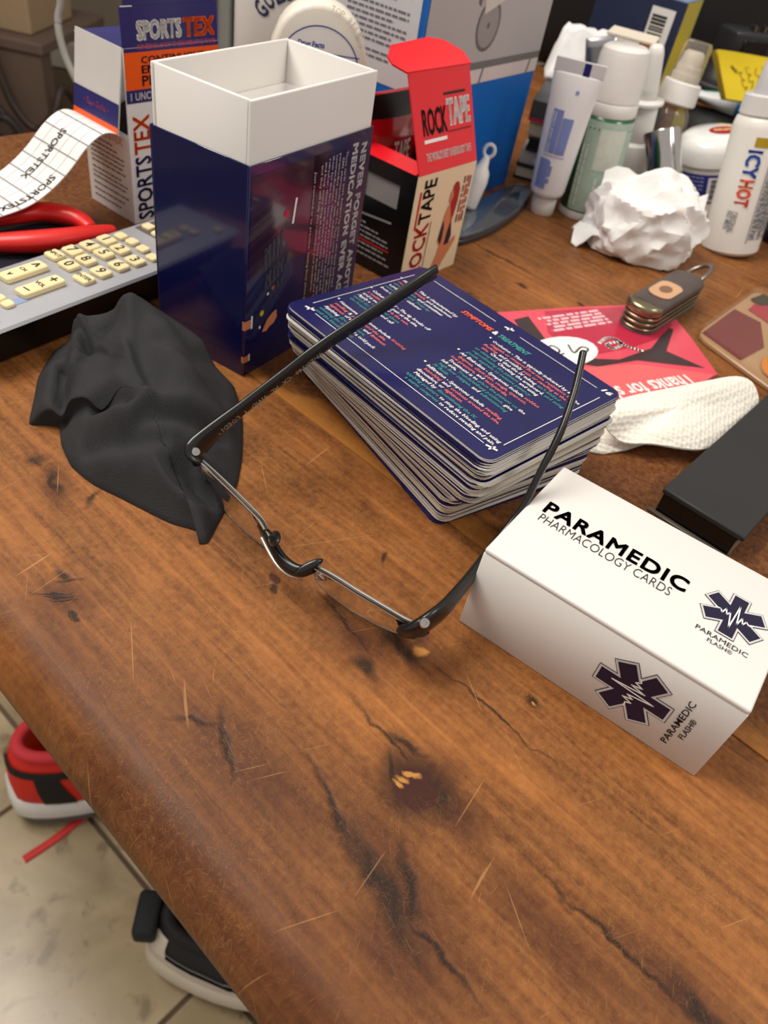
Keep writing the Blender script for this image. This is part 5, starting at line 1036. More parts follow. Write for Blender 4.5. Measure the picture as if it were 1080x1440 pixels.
def roll_on():
    base = Vector((1.0086, 2.8096, 0.0000)); top = Vector((0.9222, 2.8728, 0.5900)); t, F_ = bottle_thing('rub_bottle', 'white pain rub bottle with blue and red lettering at the right edge', 'bottle', base, top)
    H = (top - base).length; secs = [(.098, .098, .02), (.098, .098, .40), (.088, .088, .43)]
    part('bottle_body', lathe([(.086, 0), (.098, .012), (.098, .40), (.092, .425), (.084, .432)], 40).xf(F_), mat('bottle_white', (230, 228, 222), .28, var=.02), t, 'white bottle', angle=40)
    part('collar', lathe([(.084, .4325), (.090, .438), (.086, .49), (.080, .494)], 36).xf(F_), mat('cloudy_plastic', (214, 212, 210), .35), t, angle=35); part('cap', lathe([(.060, .4945), (.062, .50), (.050, H - .02), (.04, H)], 32).xf(F_), mat('cap_grey_white', (204, 204, 208), .3), t, 'pale grey cap', angle=35)
    part('label_print', loftpatch(secs, .352, .380, 246, 272, .0014).xf(F_), mat('gold_label', (176, 146, 24), .35), t, 'gold bar')
    def down(g, a, z, nm, m, lab=None): part(nm, wrap(turn(g, -90), secs, a, z, .0024).xf(F_), m, t, lab)
    down(fit(bolder('ICY', .03, .03), 0, .085, 0, .046), 238, .342, 'title_print', mat('icy_blue', (24, 72, 160), .45), 'blue capitals running down')
    down(fit(bolder('HOT', .03, .03), 0, .085, 0, .046), 238, .252, 'title_print', mat('hot_red', (226, 70, 40), .45), 'orange red capitals running down'); down(fit(bolder('H', .03, .03), 0, .026, 0, .046), 238, .252, 'title_print', mat('hot_orange', (242, 160, 40), .45))
    down(fit(text('ORIGINAL', 1, bold=.01), 0, .07, 0, .020), 240, .150, 'subtitle_print', mat('rub_grey_ink', (112, 114, 124), .5)); down(fit(text('NO MESS', 1, bold=.01), 0, .06, 0, .016), 231, .150, 'subtitle_print', mat('rub_grey_ink', (112, 114, 124), .5))
    g = G()
    for k in range(13): g.join(turn(words(1, .30 - .03 * (k % 4 == 3), .0048, 200 + k), -90, .0075 * k, 0))
    part('small_print', wrap(g, secs, 286, .36, .002).xf(F_), mat('rub_grey_ink', (112, 114, 124), .5), t, 'grey paragraph running down'); part('small_print', wrap(line2([(-.006, -.012), (.104, -.012), (.104, -.325), (-.006, -.325), (-.006, -.012)], .0025), secs, 286, .375, .002).xf(F_), mat('rub_grey_ink', (112, 114, 124), .5), t)
roll_on()
def tissue():
    c = Vector((0.6419, 2.6093, 0.0850)); c.z = 0
    bm = bmesh.new(); bmesh.ops.create_icosphere(bm, subdivisions=5, radius=1)
    for v in bm.verts:
        p = v.co.normalized(); q = p * 1.7 + Vector((4.2, 1.1, 7.7))
        rid = 1 - abs(noise.noise(q * .8)); cell = noise.voronoi(p * 1.25 + Vector((1.3, 5, 2)))[0]; cell2 = noise.voronoi(p * 2.6 + Vector((7, 2, 2)))[0]
        r = .86 + .16 * (rid - .6) + .42 * (.30 - min(.6, cell[1] - cell[0])) + .13 * (.25 - min(.5, cell2[1] - cell2[0]))
        up = max(0, p.z); x = p.x * .195 * r * 1.05; y = p.y * .15 * r * 1.05; z = .085 + p.z * .155 * r
        if p.z > .2: z += .03 * up * (.5 + .5 * math.sin(4.2 * p.x + .6))
        if z < .02: z = .004 + .010 * max(0, noise.noise(q * 3)) + .3 * max(0, z)
        v.co = Vector((x, y, z))
    g = from_bm(bm); M = mat('tissue_paper', (240, 239, 237), .85, var=.015, bump=.15, bscale=350)
    t = thing('tissue', 'crumpled white tissue in front of the chrome cylinder', 'tissue', c); part('crumple', g, M, t, angle=26)
    # a loose corner to the left
    V = []; F = []; n = 9
    for j in range(n + 1):
        for i in range(n + 1):
            u = i / n; v = j / n; V.append(Vector((-.225 + .17 * u, -.075 + .10 * v - .03 * u, max(.003, .012 + .075 * u * (1 - .3 * v) + .028 * noise.noise(Vector((u * 4, v * 4, 9))) + .03 * math.sin(3 * v)))))
    k = (n + 1) ** 2; V += [p - Vector((0, 0, .0025)) for p in V]
    for j in range(n):
        for i in range(n): a = j * (n + 1) + i; F += [(a, a + 1, a + n + 2, a + n + 1), (k + a + 1, k + a, k + a + n + 1, k + a + n + 2)]
    part('loose_corner', G().add(V, F), M, t, smooth=True)
    V = []; F = []
    for j in range(n + 1):
        for i in range(n + 1):
            u = i / n; v = j / n; V.append(Vector((-.17 + .34 * u, .02 + .03 * math.sin(5 * u), .13 + .085 * v * (.75 + .35 * math.sin(6.5 * u + .5)) + .004 * noise.noise(Vector((u * 6, v * 5, 2))))) + Vector((0, .05 * v + .02 * noise.noise(Vector((u * 5, v * 4, 5))), 0)))
    V += [p + Vector((0, .003, 0)) for p in V]
    for j in range(n):
        for i in range(n): a = j * (n + 1) + i; F += [(a, a + 1, a + n + 2, a + n + 1), (k + a + 1, k + a, k + a + n + 1, k + a + n + 2)]
    part('upright_edge', G().add(V, F), M, t, smooth=True)
tissue()
def barcode_box():
    o = Vector((.755, 3.74, 0)); L_ = Vector((.90, -.43, 0)).normalized(); R_ = Vector((.43, .90, 0)).normalized(); H = .565; Z = Vector((0, 0, 1)); W = .38; D = .22
    t = thing('carton', 'navy carton with yellow side and white barcode label, behind the spray bottles', 'box', o); NV = mat('slate_navy_print', (34, 44, 72), .3, var=.06); YE = mat('mustard_print', (196, 178, 52), .35)
    LF = (o - L_ * W, L_, Z); RF2 = (o, R_, Z)
    part('front_panel', panel(0, W, 0, H, LF, .006), NV, t, 'navy face with a barcode', world=True); part('side_panel', panel(.0065, D, 0, H, RF2, .006), YE, t, 'yellow side', world=True)
    part('back_panel', panel(.0065, W, 0, H, (o + R_ * D, -L_, Z), .006), NV, t, world=True); part('side_panel', panel(.0065, D - .0065, 0, H, (o + R_ * D - L_ * W, -R_, Z), .006), NV, t, world=True)
    part('top_panel', G().join(box(0, W, 0, D, H + .0005, H + .006), frame(o - L_ * W, L_, R_)), mat('pale_blue_top', (132, 150, 186), .35), t, 'pale blue top', world=True)
    lb = decal('barcode_label', rect(W - .135, W - .035, .18, .53), mat('barcode_white', (224, 222, 218), .45), t, LF, .0014, 'white barcode label')
    z = .20; r = random.Random(4); k = 0
    while z < .50:
        h = r.choice([.004, .006, .009, .012])
        decal('barcode', rect(W - .125, W - .062, z, z + h), INK, lb, LF, .0026); z += h + r.choice([.004, .006, .008]); k += 1
barcode_box()
def cream_box():
    p = Vector((0.4205, 3.2796, 0.4400)); X = Vector((.97, -.24, 0)).normalized(); Y = Vector((-X.y, X.x, 0)); o = Vector((p.x + .01, p.y + .06, 0)); H = .47
    t = thing('carton', 'plain cream carton with torn brown edge behind the white bottle cap', 'box', o, math.atan2(X.y, X.x)); C_ = mat('cream_carton', (226, 216, 200), .5)
    part('carton_body', box(0, .17, 0, .14, 0, H, .002), C_, t); part('lid_flap', prism([(-.004, 0), (.176, 0), (.176, .15), (-.004, .15)], H + .001, H + .012, .002), C_, t, angle=40); part('torn_edge', box(.12, .172, -.006, -.0005, H - .01, H + .004, .001), mat('kraft_edge', (140, 92, 58), .7), t, 'brown torn edge')
cream_box()
def silver_tube():
    base = Vector((0.5098, 3.6994, 0.0000)); base = Vector((.455, 3.09, .2755)); base = Vector((.525, 3.10, 0)); top = Vector((0.3811, 3.0879, 0.5000)); t, F_ = bottle_thing('ointment_tube', 'narrow silver metal tube standing behind the tall white cap', 'tube', base, top); H = (top - base).length
    secs = [(.045, .045, .04), (.05, .05, .06), (.05, .03, H * .6), (.052, .008, H - .03), (.052, .005, H)]
    part('tube_body', loft(secs, 24).xf(F_), mat('silver_foil', (178, 178, 182), .25, metal=.9), t, smooth=True); part('cap', lathe(rounded(.04, 0, .0395, .005), 18).xf(F_), WPLAST, t, angle=40)
silver_tube()
def right_back():
    # closed black laptop with lip balm tube, sticky notes, charger on and behind it
    t = thing('laptop', 'closed black laptop lying flat behind the jar', 'laptop', (1.42, 3.98, 0), math.radians(-8)); BL = mat('laptop_black', (18, 18, 20), .35)
    part('base', prism(rrect(-.44, .62, -.42, .42, .04, 4), 0, .045, .006), BL, t, angle=40); part('screen_lid', prism(rrect(-.44, .62, -.42, .42, .04, 4), .0475, .085, .006), BL, t, angle=40)
    part('hinge', tube([(-.2, .425, .046), (.4, .425, .046)], .018, None, 10), BLACKPL, t, smooth=True)
    a = Vector((1.0840, 4.4516, 0.1330)); b = Vector((1.3656, 4.3078, 0.1330)); t = thing('balm_tube', 'small white and green tube with blue cap, lying on the black laptop', 'tube', a); d = (b - a); F_ = axis_frame((0, 0, 0), d, (0, 0, 1)); L_ = d.length
    secs = [(.008, .046, 0), (.016, .046, .02), (.042, .044, L_ * .45), (.045, .045, L_ * .72)]; part('tube_body', loft(secs, 22).xf(F_), mat('tube_white', (228, 230, 232), .3), t, smooth=True)
    part('cap', lathe([(.040, L_ * .72 + .0005), (.044, L_ * .74), (.044, L_ * .95), (.036, L_)], 20).xf(F_), mat('balm_blue', (40, 110, 190), .3, coat=.3), t, 'blue cap', angle=40)
    part('label_print', loftpatch(secs, L_ * .14, L_ * .40, -60, 20, .0015).xf(F_), mat('balm_green', (76, 164, 118), .4), t, 'green print'); part('label_print', loftpatch(secs, L_ * .42, L_ * .55, -60, 10, .0015).xf(F_), mat('balm_lilac', (132, 150, 210), .4), t, 'lilac print'); part('label_print', loftpatch(secs, L_ * .10, L_ * .40, -110, -66, .0015).xf(F_), mat('balm_deep_blue', (36, 56, 140), .4), t)
    # sticky note pad leaning back on the charger
    A = Vector((1.1512, 4.1159, 0.2000)); Bq = Vector((1.3730, 4.1785, 0.2000)); ray0 = Vector((0.9968, 4.1399, 0.3750)); U = (Bq - A).normalized(); V_ = (ray0 - A); V_ = (V_ - U * V_.dot(U) * .25); N = U.cross(V_.normalized()).normalized(); W = .32; Hh = V_.length; th = .045
    A = Vector((1.1512, 4.1159, 0.2000))
    t = thing('sticky_pad', 'thick yellow sticky note pad with pencil scrawl, leaning at the right edge', 'note pad', A); Fm = frame(A, U, V_.normalized(), N)
    for k in range(5): part('note_block', G().join(box(0, W, 0, Hh, -th + th * k / 6, -th + th * (k + .96) / 6), Fm), mat('yellow_pad_edge', (206, 184, 70), .7), t, world=True)
    # top sheet curls at its far edge
    Vv = []; F = []; n = 10
    for s in (0, .0015):
        for j in range(n + 1):
            for i in range(5): v = j / n; Vv.append(A + U * W * i / 4 + V_.normalized() * Hh * v + N * (-th / 6 + .006 + s + .030 * max(0, v - .45) ** 2 * (1 + .6 * math.sin(i * 1.3))))
    q = 5 * (n + 1)
    for j in range(n):
        for i in range(4): a = j * 5 + i; F += [(a + 1, a, a + 5, a + 6), (q + a, q + a + 1, q + a + 6, q + a + 5)]
    part('top_note', G().add(Vv, F), YELLOW, t, 'bright top note', world=True, smooth=True)
    PC = mat('pencil_ink', (92, 82, 24), .7); g = G()
    for (x, y, k) in ((.06, .15, 0), (.10, .14, 1), (.14, .16, 2), (.19, .15, 3), (.23, .17, 4)):
        pts = [(x + .012 * math.sin(1.9 * i + k) + .002 * i, y + .012 * math.cos(2.3 * i + k * 2) - .011 * i * (1 if k else .2)) for i in range(9)]; pts = [(p.x, p.y) for p in smooth_path([(a, b, 0) for a, b in pts], 3)]; g.join(line2(pts, .0028))
    part('scrawl', G().join(g, frame(A + N * (.0035), U, V_.normalized(), N)), PC, t, 'pencil scrawl', world=True)
    c = Vector((1.2500, 4.6131, 0.3800)); t = thing('charger', 'black plug charger with coiled lead behind the yellow sticky pad', 'charger', (c.x, c.y, .0855)); 
    R_ = Matrix.Rotation(math.radians(24), 4, 'Z'); 
    part('charger_foot', lathe([(.16, 0), (.17, .02), (.165, .12), (.13, .16), (.12, .19)], 28).xf(R_), mat('charger_black', (40, 40, 43), .35), t, angle=40)
    part('charger_body', box(-.10, .14, -.08, .09, .19, .33, .02, 3).xf(R_), mat('charger_black', (40, 40, 43), .35), t, angle=40); part('charger_ridge', box(-.05, .10, -.09, -.0805, .22, .30, .003).xf(R_), BLACKP, t, 'glossy face', angle=40)
    for x in (.0, .06): part('prong', box(x, x + .008, -.06, -.02, .3305, .355, .001).xf(R_), STEEL, t)
    for r_ in (.178, .19): part('lead', tube([Vector((r_ * math.cos(k), r_ * math.sin(k), .05 + (r_ - .178) * 3)) for k in [2 * math.pi * i / 28 for i in range(28)]], .011, None, 6, closed=True), mat('grey_lead', (58, 58, 60), .5), t, smooth=True)
    # black bag along the back and a grey box behind
    t = thing('bag', 'big black soft bag along the back edge of the table', 'bag', (.92, 5.22, 0), math.radians(4))
    bm = bmesh.new(); bmesh.ops.create_cube(bm, size=1); bmesh.ops.subdivide_edges(bm, edges=bm.edges, cuts=12, use_grid_fill=True)
    for v in bm.verts:
        p = v.co * 2; q = Vector(p); m_ = max(abs(p.x), abs(p.y), abs(p.z)); rr = (abs(p.x) ** 5 + abs(p.y) ** 5 + abs(p.z) ** 5) ** .2; q *= m_ / rr if rr else 1
        z = (q.z + 1) * .44; s = 1 + .05 * noise.noise(q * 1.6); v.co = Vector((q.x * 1.25 * s, q.y * .30 * s, max(0, z + .05 * noise.noise(q * 2.2) * (q.z + 1))))
    part('bag_body', from_bm(bm), mat('black_nylon', (20, 19, 20), .55, var=.2, bump=.3, bscale=500), t, smooth=True)
    part('strap', tube(smooth_path([(-.5, -.30, .75), (-.3, -.36, .86), (0, -.38, .80), (.3, -.36, .87), (.5, -.30, .75)], 6), .035, .010, 8, up=(0, -1, .4)), mat('black_webbing', (28, 27, 28), .7), t, smooth=True); part('zip', tube(smooth_path([(-1.0, -.30, .60), (0, -.318, .64), (1.0, -.30, .60)], 6), .012, None, 6), mat('zip_grey', (70, 70, 72), .4, metal=.5), t)
    c = Vector((1.5776, 5.5571, 0.4200)); t = thing('device', 'grey plastic device at the upper right behind the charger', 'device', (c.x, c.y, .0), math.radians(12)); part('device_body', box(-.06, .22, -.05, .15, 0, .56, .02, 3), mat('grey_plastic', (134, 134, 138), .4), t, angle=40); part('device_panel', box(-.03, .19, -.056, -.0505, .30, .50, .003), mat('grey_panel', (112, 112, 116), .3), t, angle=40)
    c = Vector((1.1908, 2.9859, 0.0200)); t = thing('red_jar', 'dark red ribbed jar on a black stand at the right edge', 'jar', (c.x + .08, c.y + .04, 0)); part('stand', lathe(rounded(.12, 0, .045, .01), 28), BLACKPL, t, angle=40)
    part('jar_body', lathe([(.07, .0455), (.085, .05), (.080, .07), (.088, .08), (.080, .10), (.088, .11), (.080, .13), (.086, .14), (.06, .17), (.04, .18)], 28), mat('dark_red_glass', (122, 36, 46), .25, coat=.3), t, smooth=True)
right_back()

# ------------------------------------------------------------------ middle right: knife, clear charm, mailer, paper towel, black case
def knife():
    a = Vector((0.5676, 2.0129, 0.0350)); b = Vector((0.8141, 2.3807, 0.0350)); d = (b - a); d.z = 0; yaw = math.atan2(d.y, d.x); t = thing('pocket_knife', 'folded pocket knife with metal bolster, tan inlay and key ring', 'knife', (a.x, a.y, .0012), yaw)
    L_ = .37; W = .105; out = rrect(0, L_, -W / 2, W / 2, .05, 6)
    HN = mat('knife_handle', (78, 68, 64), .42, var=.2, scale=80); BR = mat('nickel_silver', (150, 138, 112), .25, metal=.9)
    for k, (z0, z1) in enumerate(((.014, .020), (.030, .036), (.046, .052))): part('liner', prism(out, z0, z1, .001), BR, t, 'metal liner', angle=40)
    ins = rrect(.01, L_ - .012, -W / 2 + .010, W / 2 - .010, .04, 5)
    part('blade_spine', prism(ins, .0205, .0295), STEEL, t); part('blade_spine', prism(ins, .0365, .0455), STEEL, t)
    body = prism(out, .0525, .082, .012, 3); part('scale', body, HN, t, 'dark brown handle side', angle=50); part('scale', prism(out, .0, .0135, .008, 2), HN, t, angle=50)
    bo = [(x, y) for x, y in rrect(-.002, .20, -W / 2 - .002, W / 2 + .002, .05, 6) if x < .085] ; bo = sorted(set(bo), key=lambda p: math.atan2(p[1], p[0] - .05)); part('bolster', prism(bo, .0525, .0855, .012, 3), BR, t, 'bright metal end cap', angle=50)
    part('inlay', prism(rrect(.10, .225, -.036, .036, .03, 5), .0825, .0862, .001), mat('tan_inlay', (206, 160, 122), .4, var=.1), t, 'tan oval inlay', angle=40); part('inlay_emblem', poly([(.162 + .028 * math.cos(k), .018 * math.sin(k)) for k in [2 * math.pi * i / 14 for i in range(14)]], .0866), mat('inlay_brown', (128, 92, 72), .5), t, 'brown worn emblem')
    ring = [Vector((L_ + .052 + .070 * math.cos(k), .02 + .042 * math.sin(k), .045 + .035 * math.cos(k + 1.0))) for k in [2 * math.pi * i / 30 for i in range(30)]]; part('key_ring', tube(ring, .0075, None, 8, closed=True), STEEL, t, 'steel key ring', smooth=True)
    part('ring_lug', box(L_ - .012, L_ + .008, .005, .030, .032, .05, .003), STEEL, t)
def charm():
    P = [(0.7668, 2.0641, 0.0040), (0.8715, 1.9287, 0.0040), (0.9765, 1.7887, 0.0040), (1.2411, 2.1564, 0.0040), (1.1562, 2.5077, 0.0040), (1.0316, 2.4651, 0.0040)]; o = Vector(P[0]); o.z = 0; pts = [(p[0] - o.x, p[1] - o.y) for p in P]
    pts = [(pts[0]), ((pts[2])), (pts[3]), (pts[5])]
    t = thing('acrylic_block', 'clear resin slab with dark red and orange shapes at the right edge', 'resin slab', (o.x, o.y, .0005)); c = Vector((sum(p[0] for p in pts) / 4, sum(p[1] for p in pts) / 4))
    sm = []
    for i in range(4):
        a, b, d = Vector(pts[i - 1]), Vector(pts[i]), Vector(pts[(i + 1) % 4]); u = (a - b).normalized() * .035; w_ = (d - b).normalized() * .035
        sm += [tuple(b + u), tuple(b + u * .3 + w_ * .3), tuple(b + w_)]
    part('resin', prism(sm, .022, .038, .004, 2), mat('clear_resin', (226, 208, 186), .06, alpha=.05), t, 'clear resin', angle=40); part('backing', prism(sm, 0, .0145, .003), mat('resin_back', (168, 132, 96), .3, var=.1), t, angle=40)
    e1_ = (Vector(pts[1]) - Vector(pts[0])); e2_ = (Vector(pts[3]) - Vector(pts[0])); Q = lambda u, v: (pts[0][0] + e1_.x * u + e2_.x * v, pts[0][1] + e1_.y * u + e2_.y * v)
    lay = lambda nm, l, m, z, lab: part(nm, prism([Q(*p) for p in l], z, z + .0035), m, t, lab)
    lay('inlay', [(.03, .05), (.45, .05), (.50, .35), (.30, .60), (.03, .55)], mat('dark_red_resin', (104, 12, 34), .15), .0147, 'dark red inlay'); lay('inlay', [(.12, .66), (.40, .66), (.75, .93), (.10, .95)], mat('crimson_resin', (158, 18, 56), .15), .0147, 'crimson inlay'); lay('inlay', [(.05, .80), (.09, .97), (.28, .97), (.16, .80)], mat('black_resin', (16, 20, 14), .15), .0184, 'black inlay')
    el = lambda cu, cv, a, b: [(cu + a * math.cos(k), cv + b * math.sin(k)) for k in [2 * math.pi * i / 16 for i in range(16)]]
    lay('inlay', el(.62, .58, .13, .14), mat('orange_resin', (236, 146, 16), .2), .0184, 'orange inlay'); lay('inlay', el(.72, .22, .14, .15), mat('amber_resin', (206, 120, 20), .2), .0184, 'amber inlay')
charm()
def mailer():
    o = Vector((0.4879, 1.8530, 0.0000)); o.z = 0; W2 = lambda px: (px[0] - o.x, px[1] - o.y)
    t = thing('mailer_bag', 'flat pink and red shopping mailer with white lettering, under the pocket knife', 'mailer', (o.x, o.y, 0)); PK = mat('rose_film', (222, 78, 96), .3, var=.16, scale=14, coat=.2)
    out = [(0.0766, 1.8770, 0.0000), (0.1916, 1.9566, 0.0000), (0.4411, 2.1028, 0.0000), (0.6981, 2.2372, 0.0000), (0.7559, 2.0501, 0.0000), (0.8003, 1.8775, 0.0000), (0.6834, 1.7228, 0.0000), (0.5666, 1.5856, 0.0000), (0.4640, 1.5018, 0.0000), (0.3783, 1.4878, 0.0000), (0.2754, 1.6300, 0.0000), (0.1596, 1.7900, 0.0000)]
    part('bag_body', prism([W2(p) for p in out], .0008, .0050, .001), PK, t)
    fl = [(0.2405, 1.6462, 0.0080), (0.3838, 1.7337, 0.0080), (0.5594, 1.8259, 0.0100), (0.6788, 1.8487, 0.0080), (0.7871, 1.8629, 0.0060), (0.6744, 1.7041, 0.0060), (0.5547, 1.5789, 0.0060), (0.4624, 1.5102, 0.0060), (0.3435, 1.5391, 0.0060)]
    part('folded_flap', prism([W2(p) for p in fl], .0053, .0085, .001), mat('salmon_film', (230, 100, 104), .3, var=.12, scale=14, coat=.2), t, 'lighter folded flap')
    d = lambda nm, l, m, z, lab=None: part(nm, poly([W2(p) for p in l], z), m, t, lab)
    d('bag_print', [(0.2366, 1.9315, 0.0000), (0.2764, 1.9695, 0.0000), (0.3223, 1.8663, 0.0000), (0.4077, 1.7984, 0.0000), (0.5257, 1.8393, 0.0000), (0.6244, 1.9396, 0.0000), (0.6899, 2.0880, 0.0000), (0.7054, 2.0779, 0.0000), (0.6669, 1.9419, 0.0000), (0.7675, 1.8933, 0.0000), (0.5759, 1.8561, 0.0000), (0.4638, 1.7786, 0.0000), (0.3498, 1.7676, 0.0000), (0.2735, 1.8381, 0.0000)], mat('charcoal_film', (60, 46, 48), .3), .0056, 'dark swoosh')
    d('bag_print', [(0.3236, 2.0197, 0.0000), (0.6899, 2.2242, 0.0000), (0.7045, 2.1028, 0.0000), (0.6526, 2.0063, 0.0000), (0.5728, 1.9258, 0.0000), (0.4679, 1.8448, 0.0000), (0.3895, 1.8272, 0.0000), (0.3325, 1.9016, 0.0000)], mat('deep_rose_film', (190, 44, 72), .3, var=.2, scale=10, coat=.2), .0060, 'deep rose disc')
    d('bag_print', [(0.4686, 1.8562, 0), (0.4633, 1.8323, 0), (0.4510, 1.8076, 0), (0.4327, 1.7841, 0), (0.4099, 1.7635, 0), (0.3847, 1.7475, 0), (0.3588, 1.7371, 0), (0.3343, 1.7331, 0), (0.3129, 1.7356, 0), (0.2961, 1.7446, 0), (0.2854, 1.7594, 0), (0.2817, 1.7789, 0), (0.2852, 1.8019, 0), (0.2961, 1.8265, 0), (0.3135, 1.8508, 0), (0.3362, 1.8726, 0), (0.3623, 1.8902, 0), (0.3897, 1.9018, 0), (0.4159, 1.9064, 0), (0.4386, 1.9035, 0), (0.4558, 1.8935, 0), (0.4660, 1.8772, 0)], PWHITE, .0063, 'white oval')
    for p in [[(0.3159, 1.7859, 0), (0.3394, 1.8322, 0), (0.3622, 1.8159, 0), (0.3461, 1.7768, 0), (0.3735, 1.8060, 0)], [(0.3866, 1.8556, 0), (0.4009, 1.8209, 0), (0.4218, 1.8591, 0), (0.4412, 1.8560, 0), (0.4238, 1.8158, 0)]]: part('bag_print', G().join(line2([W2(v) for v in smooth_path(p, 4)], .0055), Matrix.Translation((0, 0, .0068))), mat('dark_grey_ink', (84, 70, 74), .5), t, 'dark script strokes')
    g = G()
    for i, (px, l) in enumerate((((735, 455), .22), ((742, 461), .24), ((750, 467), .24))): pass
    a = Vector((0.4791, 2.0979, 0.0000)); b = Vector((0.2726, 1.9473, 0.0000)); X = (b - a).normalized(); X.z = 0; Y = Vector((-X.y, X.x, 0))
    for i in range(5): g.join(words(1, .22 - .02 * (i % 2), .010, 300 + i), frame(a - Vector((o.x, o.y, 0)) + Y * (.016 * i) + Vector((0, 0, .0066)), X, Y))
    part('small_print', g, mat('pink_white_ink', (238, 190, 198), .5), t, 'small white print upside down')
    a = Vector((0.7111, 1.8324, 0.0085)); b = Vector((0.4497, 1.6560, 0.0085)); X = (b - a).normalized(); X.z = 0; X.normalize(); Y = Vector((-X.y, X.x, 0)); Ln = (b - a).length
    part('title_print', G().join(fit(text('Thanks for sho', 1, bold=.02), 0, Ln, 0, .055), frame(a - Vector((o.x, o.y, 0)) + Vector((0, 0, .0006)) - Y * .004, X, Y)), PWHITE, t, 'white lettering upside down')
    sw = [(0.4755, 1.9042, 0.0000), (0.4979, 1.9407, 0.0000), (0.5263, 1.9450, 0.0000), (0.5362, 1.9182, 0.0000), (0.5100, 1.8883, 0.0000), (0.4954, 1.9049, 0.0000), (0.5334, 1.9324, 0.0000), (0.5600, 1.9166, 0.0000), (0.5954, 1.9123, 0.0000)]
    part('bag_print', G().join(line2([W2(p) for p in smooth_path(sw, 4)], .010), Matrix.Translation((0, 0, .0066))), PWHITE, t, 'white swirl')
mailer()
knife()
def paper_towel():
    top_ = [(0.4224, 1.4372, 0.0850), (0.4498, 1.4850, 0.0900), (0.4974, 1.5246, 0.0950), (0.5856, 1.5808, 0.1000), (0.6816, 1.6490, 0.1000), (0.7776, 1.7171, 0.0950), (0.8298, 1.7249, 0.0800), (0.8496, 1.6856, 0.0450), (0.7894, 1.5973, 0.0360), (0.6992, 1.4830, 0.0300), (0.6253, 1.4416, 0.0400), (0.5561, 1.4266, 0.0450), (0.4947, 1.4231, 0.0350), (0.4619, 1.4249, 0.0450), (0.4333, 1.4240, 0.0700)]
    P = [Vector(p) for p in smooth_path([Vector(p) for p in top_ + top_[:1]], 4)[:-1]]; c = sum(P, Vector()) / len(P); o = Vector((c.x, c.y, 0)); n = len(P); V = []; F = []; R_ = 14
    for i in range(R_):
        s = 1 - i / R_
        for p in P:
            q = c.lerp(p, s); e = 1 - s; q.z += .022 * (1 - s * s) + .010 * noise.noise(q * 9) * min(1, e * 4); V.append(q - o)
    V.append(c + Vector((0, 0, .03)) - o)
    for i in range(R_ - 1):
        for k in range(n): F.append((i * n + k, i * n + (k + 1) % n, (i + 1) * n + (k + 1) % n, (i + 1) * n + k))
    F += [((R_ - 1) * n + k, (R_ - 1) * n + (k + 1) % n, R_ * n) for k in range(n)]
    m_ = bpy.data.materials.new('paper_towel'); m_.use_nodes = True; nt = m_.node_tree; b = nt.nodes['Principled BSDF']; b.inputs['Base Color'].default_value = (*lin((238, 234, 222)), 1); b.inputs['Roughness'].default_value = .9
    tc = nt.nodes.new('ShaderNodeTexCoord'); vo = nt.nodes.new('ShaderNodeTexVoronoi'); vo.inputs['Scale'].default_value = 330; vo.inputs['Randomness'].default_value = .35; nz = nt.nodes.new('ShaderNodeTexNoise'); nz.inputs['Scale'].default_value = 60
    nt.links.new(tc.outputs['Object'], vo.inputs['Vector']); bp = nt.nodes.new('ShaderNodeBump'); bp.inputs['Strength'].default_value = .55; bp.inputs['Distance'].default_value = .0015; nt.links.new(vo.outputs['Distance'], bp.inputs['Height']); nt.links.new(bp.outputs['Normal'], b.inputs['Normal'])
    t = thing('paper_towel', 'folded embossed white paper towel tucked under the black case', 'paper towel', o)
    g = G().add(V, F); k0 = len(V); lo = [v - Vector((0, 0, .004)) for v in V[:n]]; g.add([V[k] for k in range(n)] + lo, [(k, n + k, n + (k + 1) % n, (k + 1) % n) for k in range(n)])
    part('upper_fold', g, m_, t, smooth=True)
    low = [(0.4224, 1.4031, 0.0060), (0.4352, 1.4815, 0.0200), (0.4536, 1.5084, 0.0300), (0.5454, 1.5806, 0.0300), (0.6558, 1.6219, 0.0300), (0.7250, 1.5868, 0.0200), (0.6282, 1.4947, 0.0120), (0.5620, 1.4767, 0.0120), (0.5051, 1.4323, 0.0100), (0.4553, 1.4068, 0.0060)]
    P = [Vector(p) for p in low]; c = sum(P, Vector()) / len(P); n = len(P); part('lower_fold', G().add([p - o for p in P] + [c - o + Vector((0, 0, .02))] + [p - o - Vector((0, 0, .004)) for p in P], [(k, (k + 1) % n, n) for k in range(n)] + [(k, n + 1 + k, n + 1 + (k + 1) % n, (k + 1) % n) for k in range(n)]), m_, t, 'cream underside fold', smooth=True)
paper_towel()
def black_case():
    a = Vector((.553, 1.250, 0)); b = Vector((.689, 1.156, 0)); X = (b - a).normalized(); Y = Vector((-X.y, X.x, 0)); W = (b - a).length; yaw = math.atan2(X.y, X.x)
    t = thing('case', 'matte black flat case with tan rim at the right edge beside the lid', 'case', a, yaw); L_ = .80
    part('lid', box(-.004, W + .012, -.006, L_, .052, .066, .003), mat('matte_black', (40, 40, 41), .6, var=.15, scale=25, bump=.2), t, 'matte black lid', angle=40)
    part('case_body', box(0, W, .002, L_ - .006, 0, .0505, .002), mat('gloss_black', (10, 10, 11), .18, coat=.4), t, angle=40); part('corner_trim', box(W + .0003, W + .004, .001, L_ - .006, .004, .0505, .001), mat('taupe_trim', (128, 112, 98), .5), t, 'taupe edge strip', angle=40)
    part('base_plate', box(-.012, W + .012, -.012, -.0005, 0, .006, .002), mat('base_edge', (84, 76, 66), .4), t, 'grey base lip', angle=40); part('seam', box(.001, W - .001, .0004, .0018, .044, .049), mat('satin_black', (24, 24, 26), .3), t)
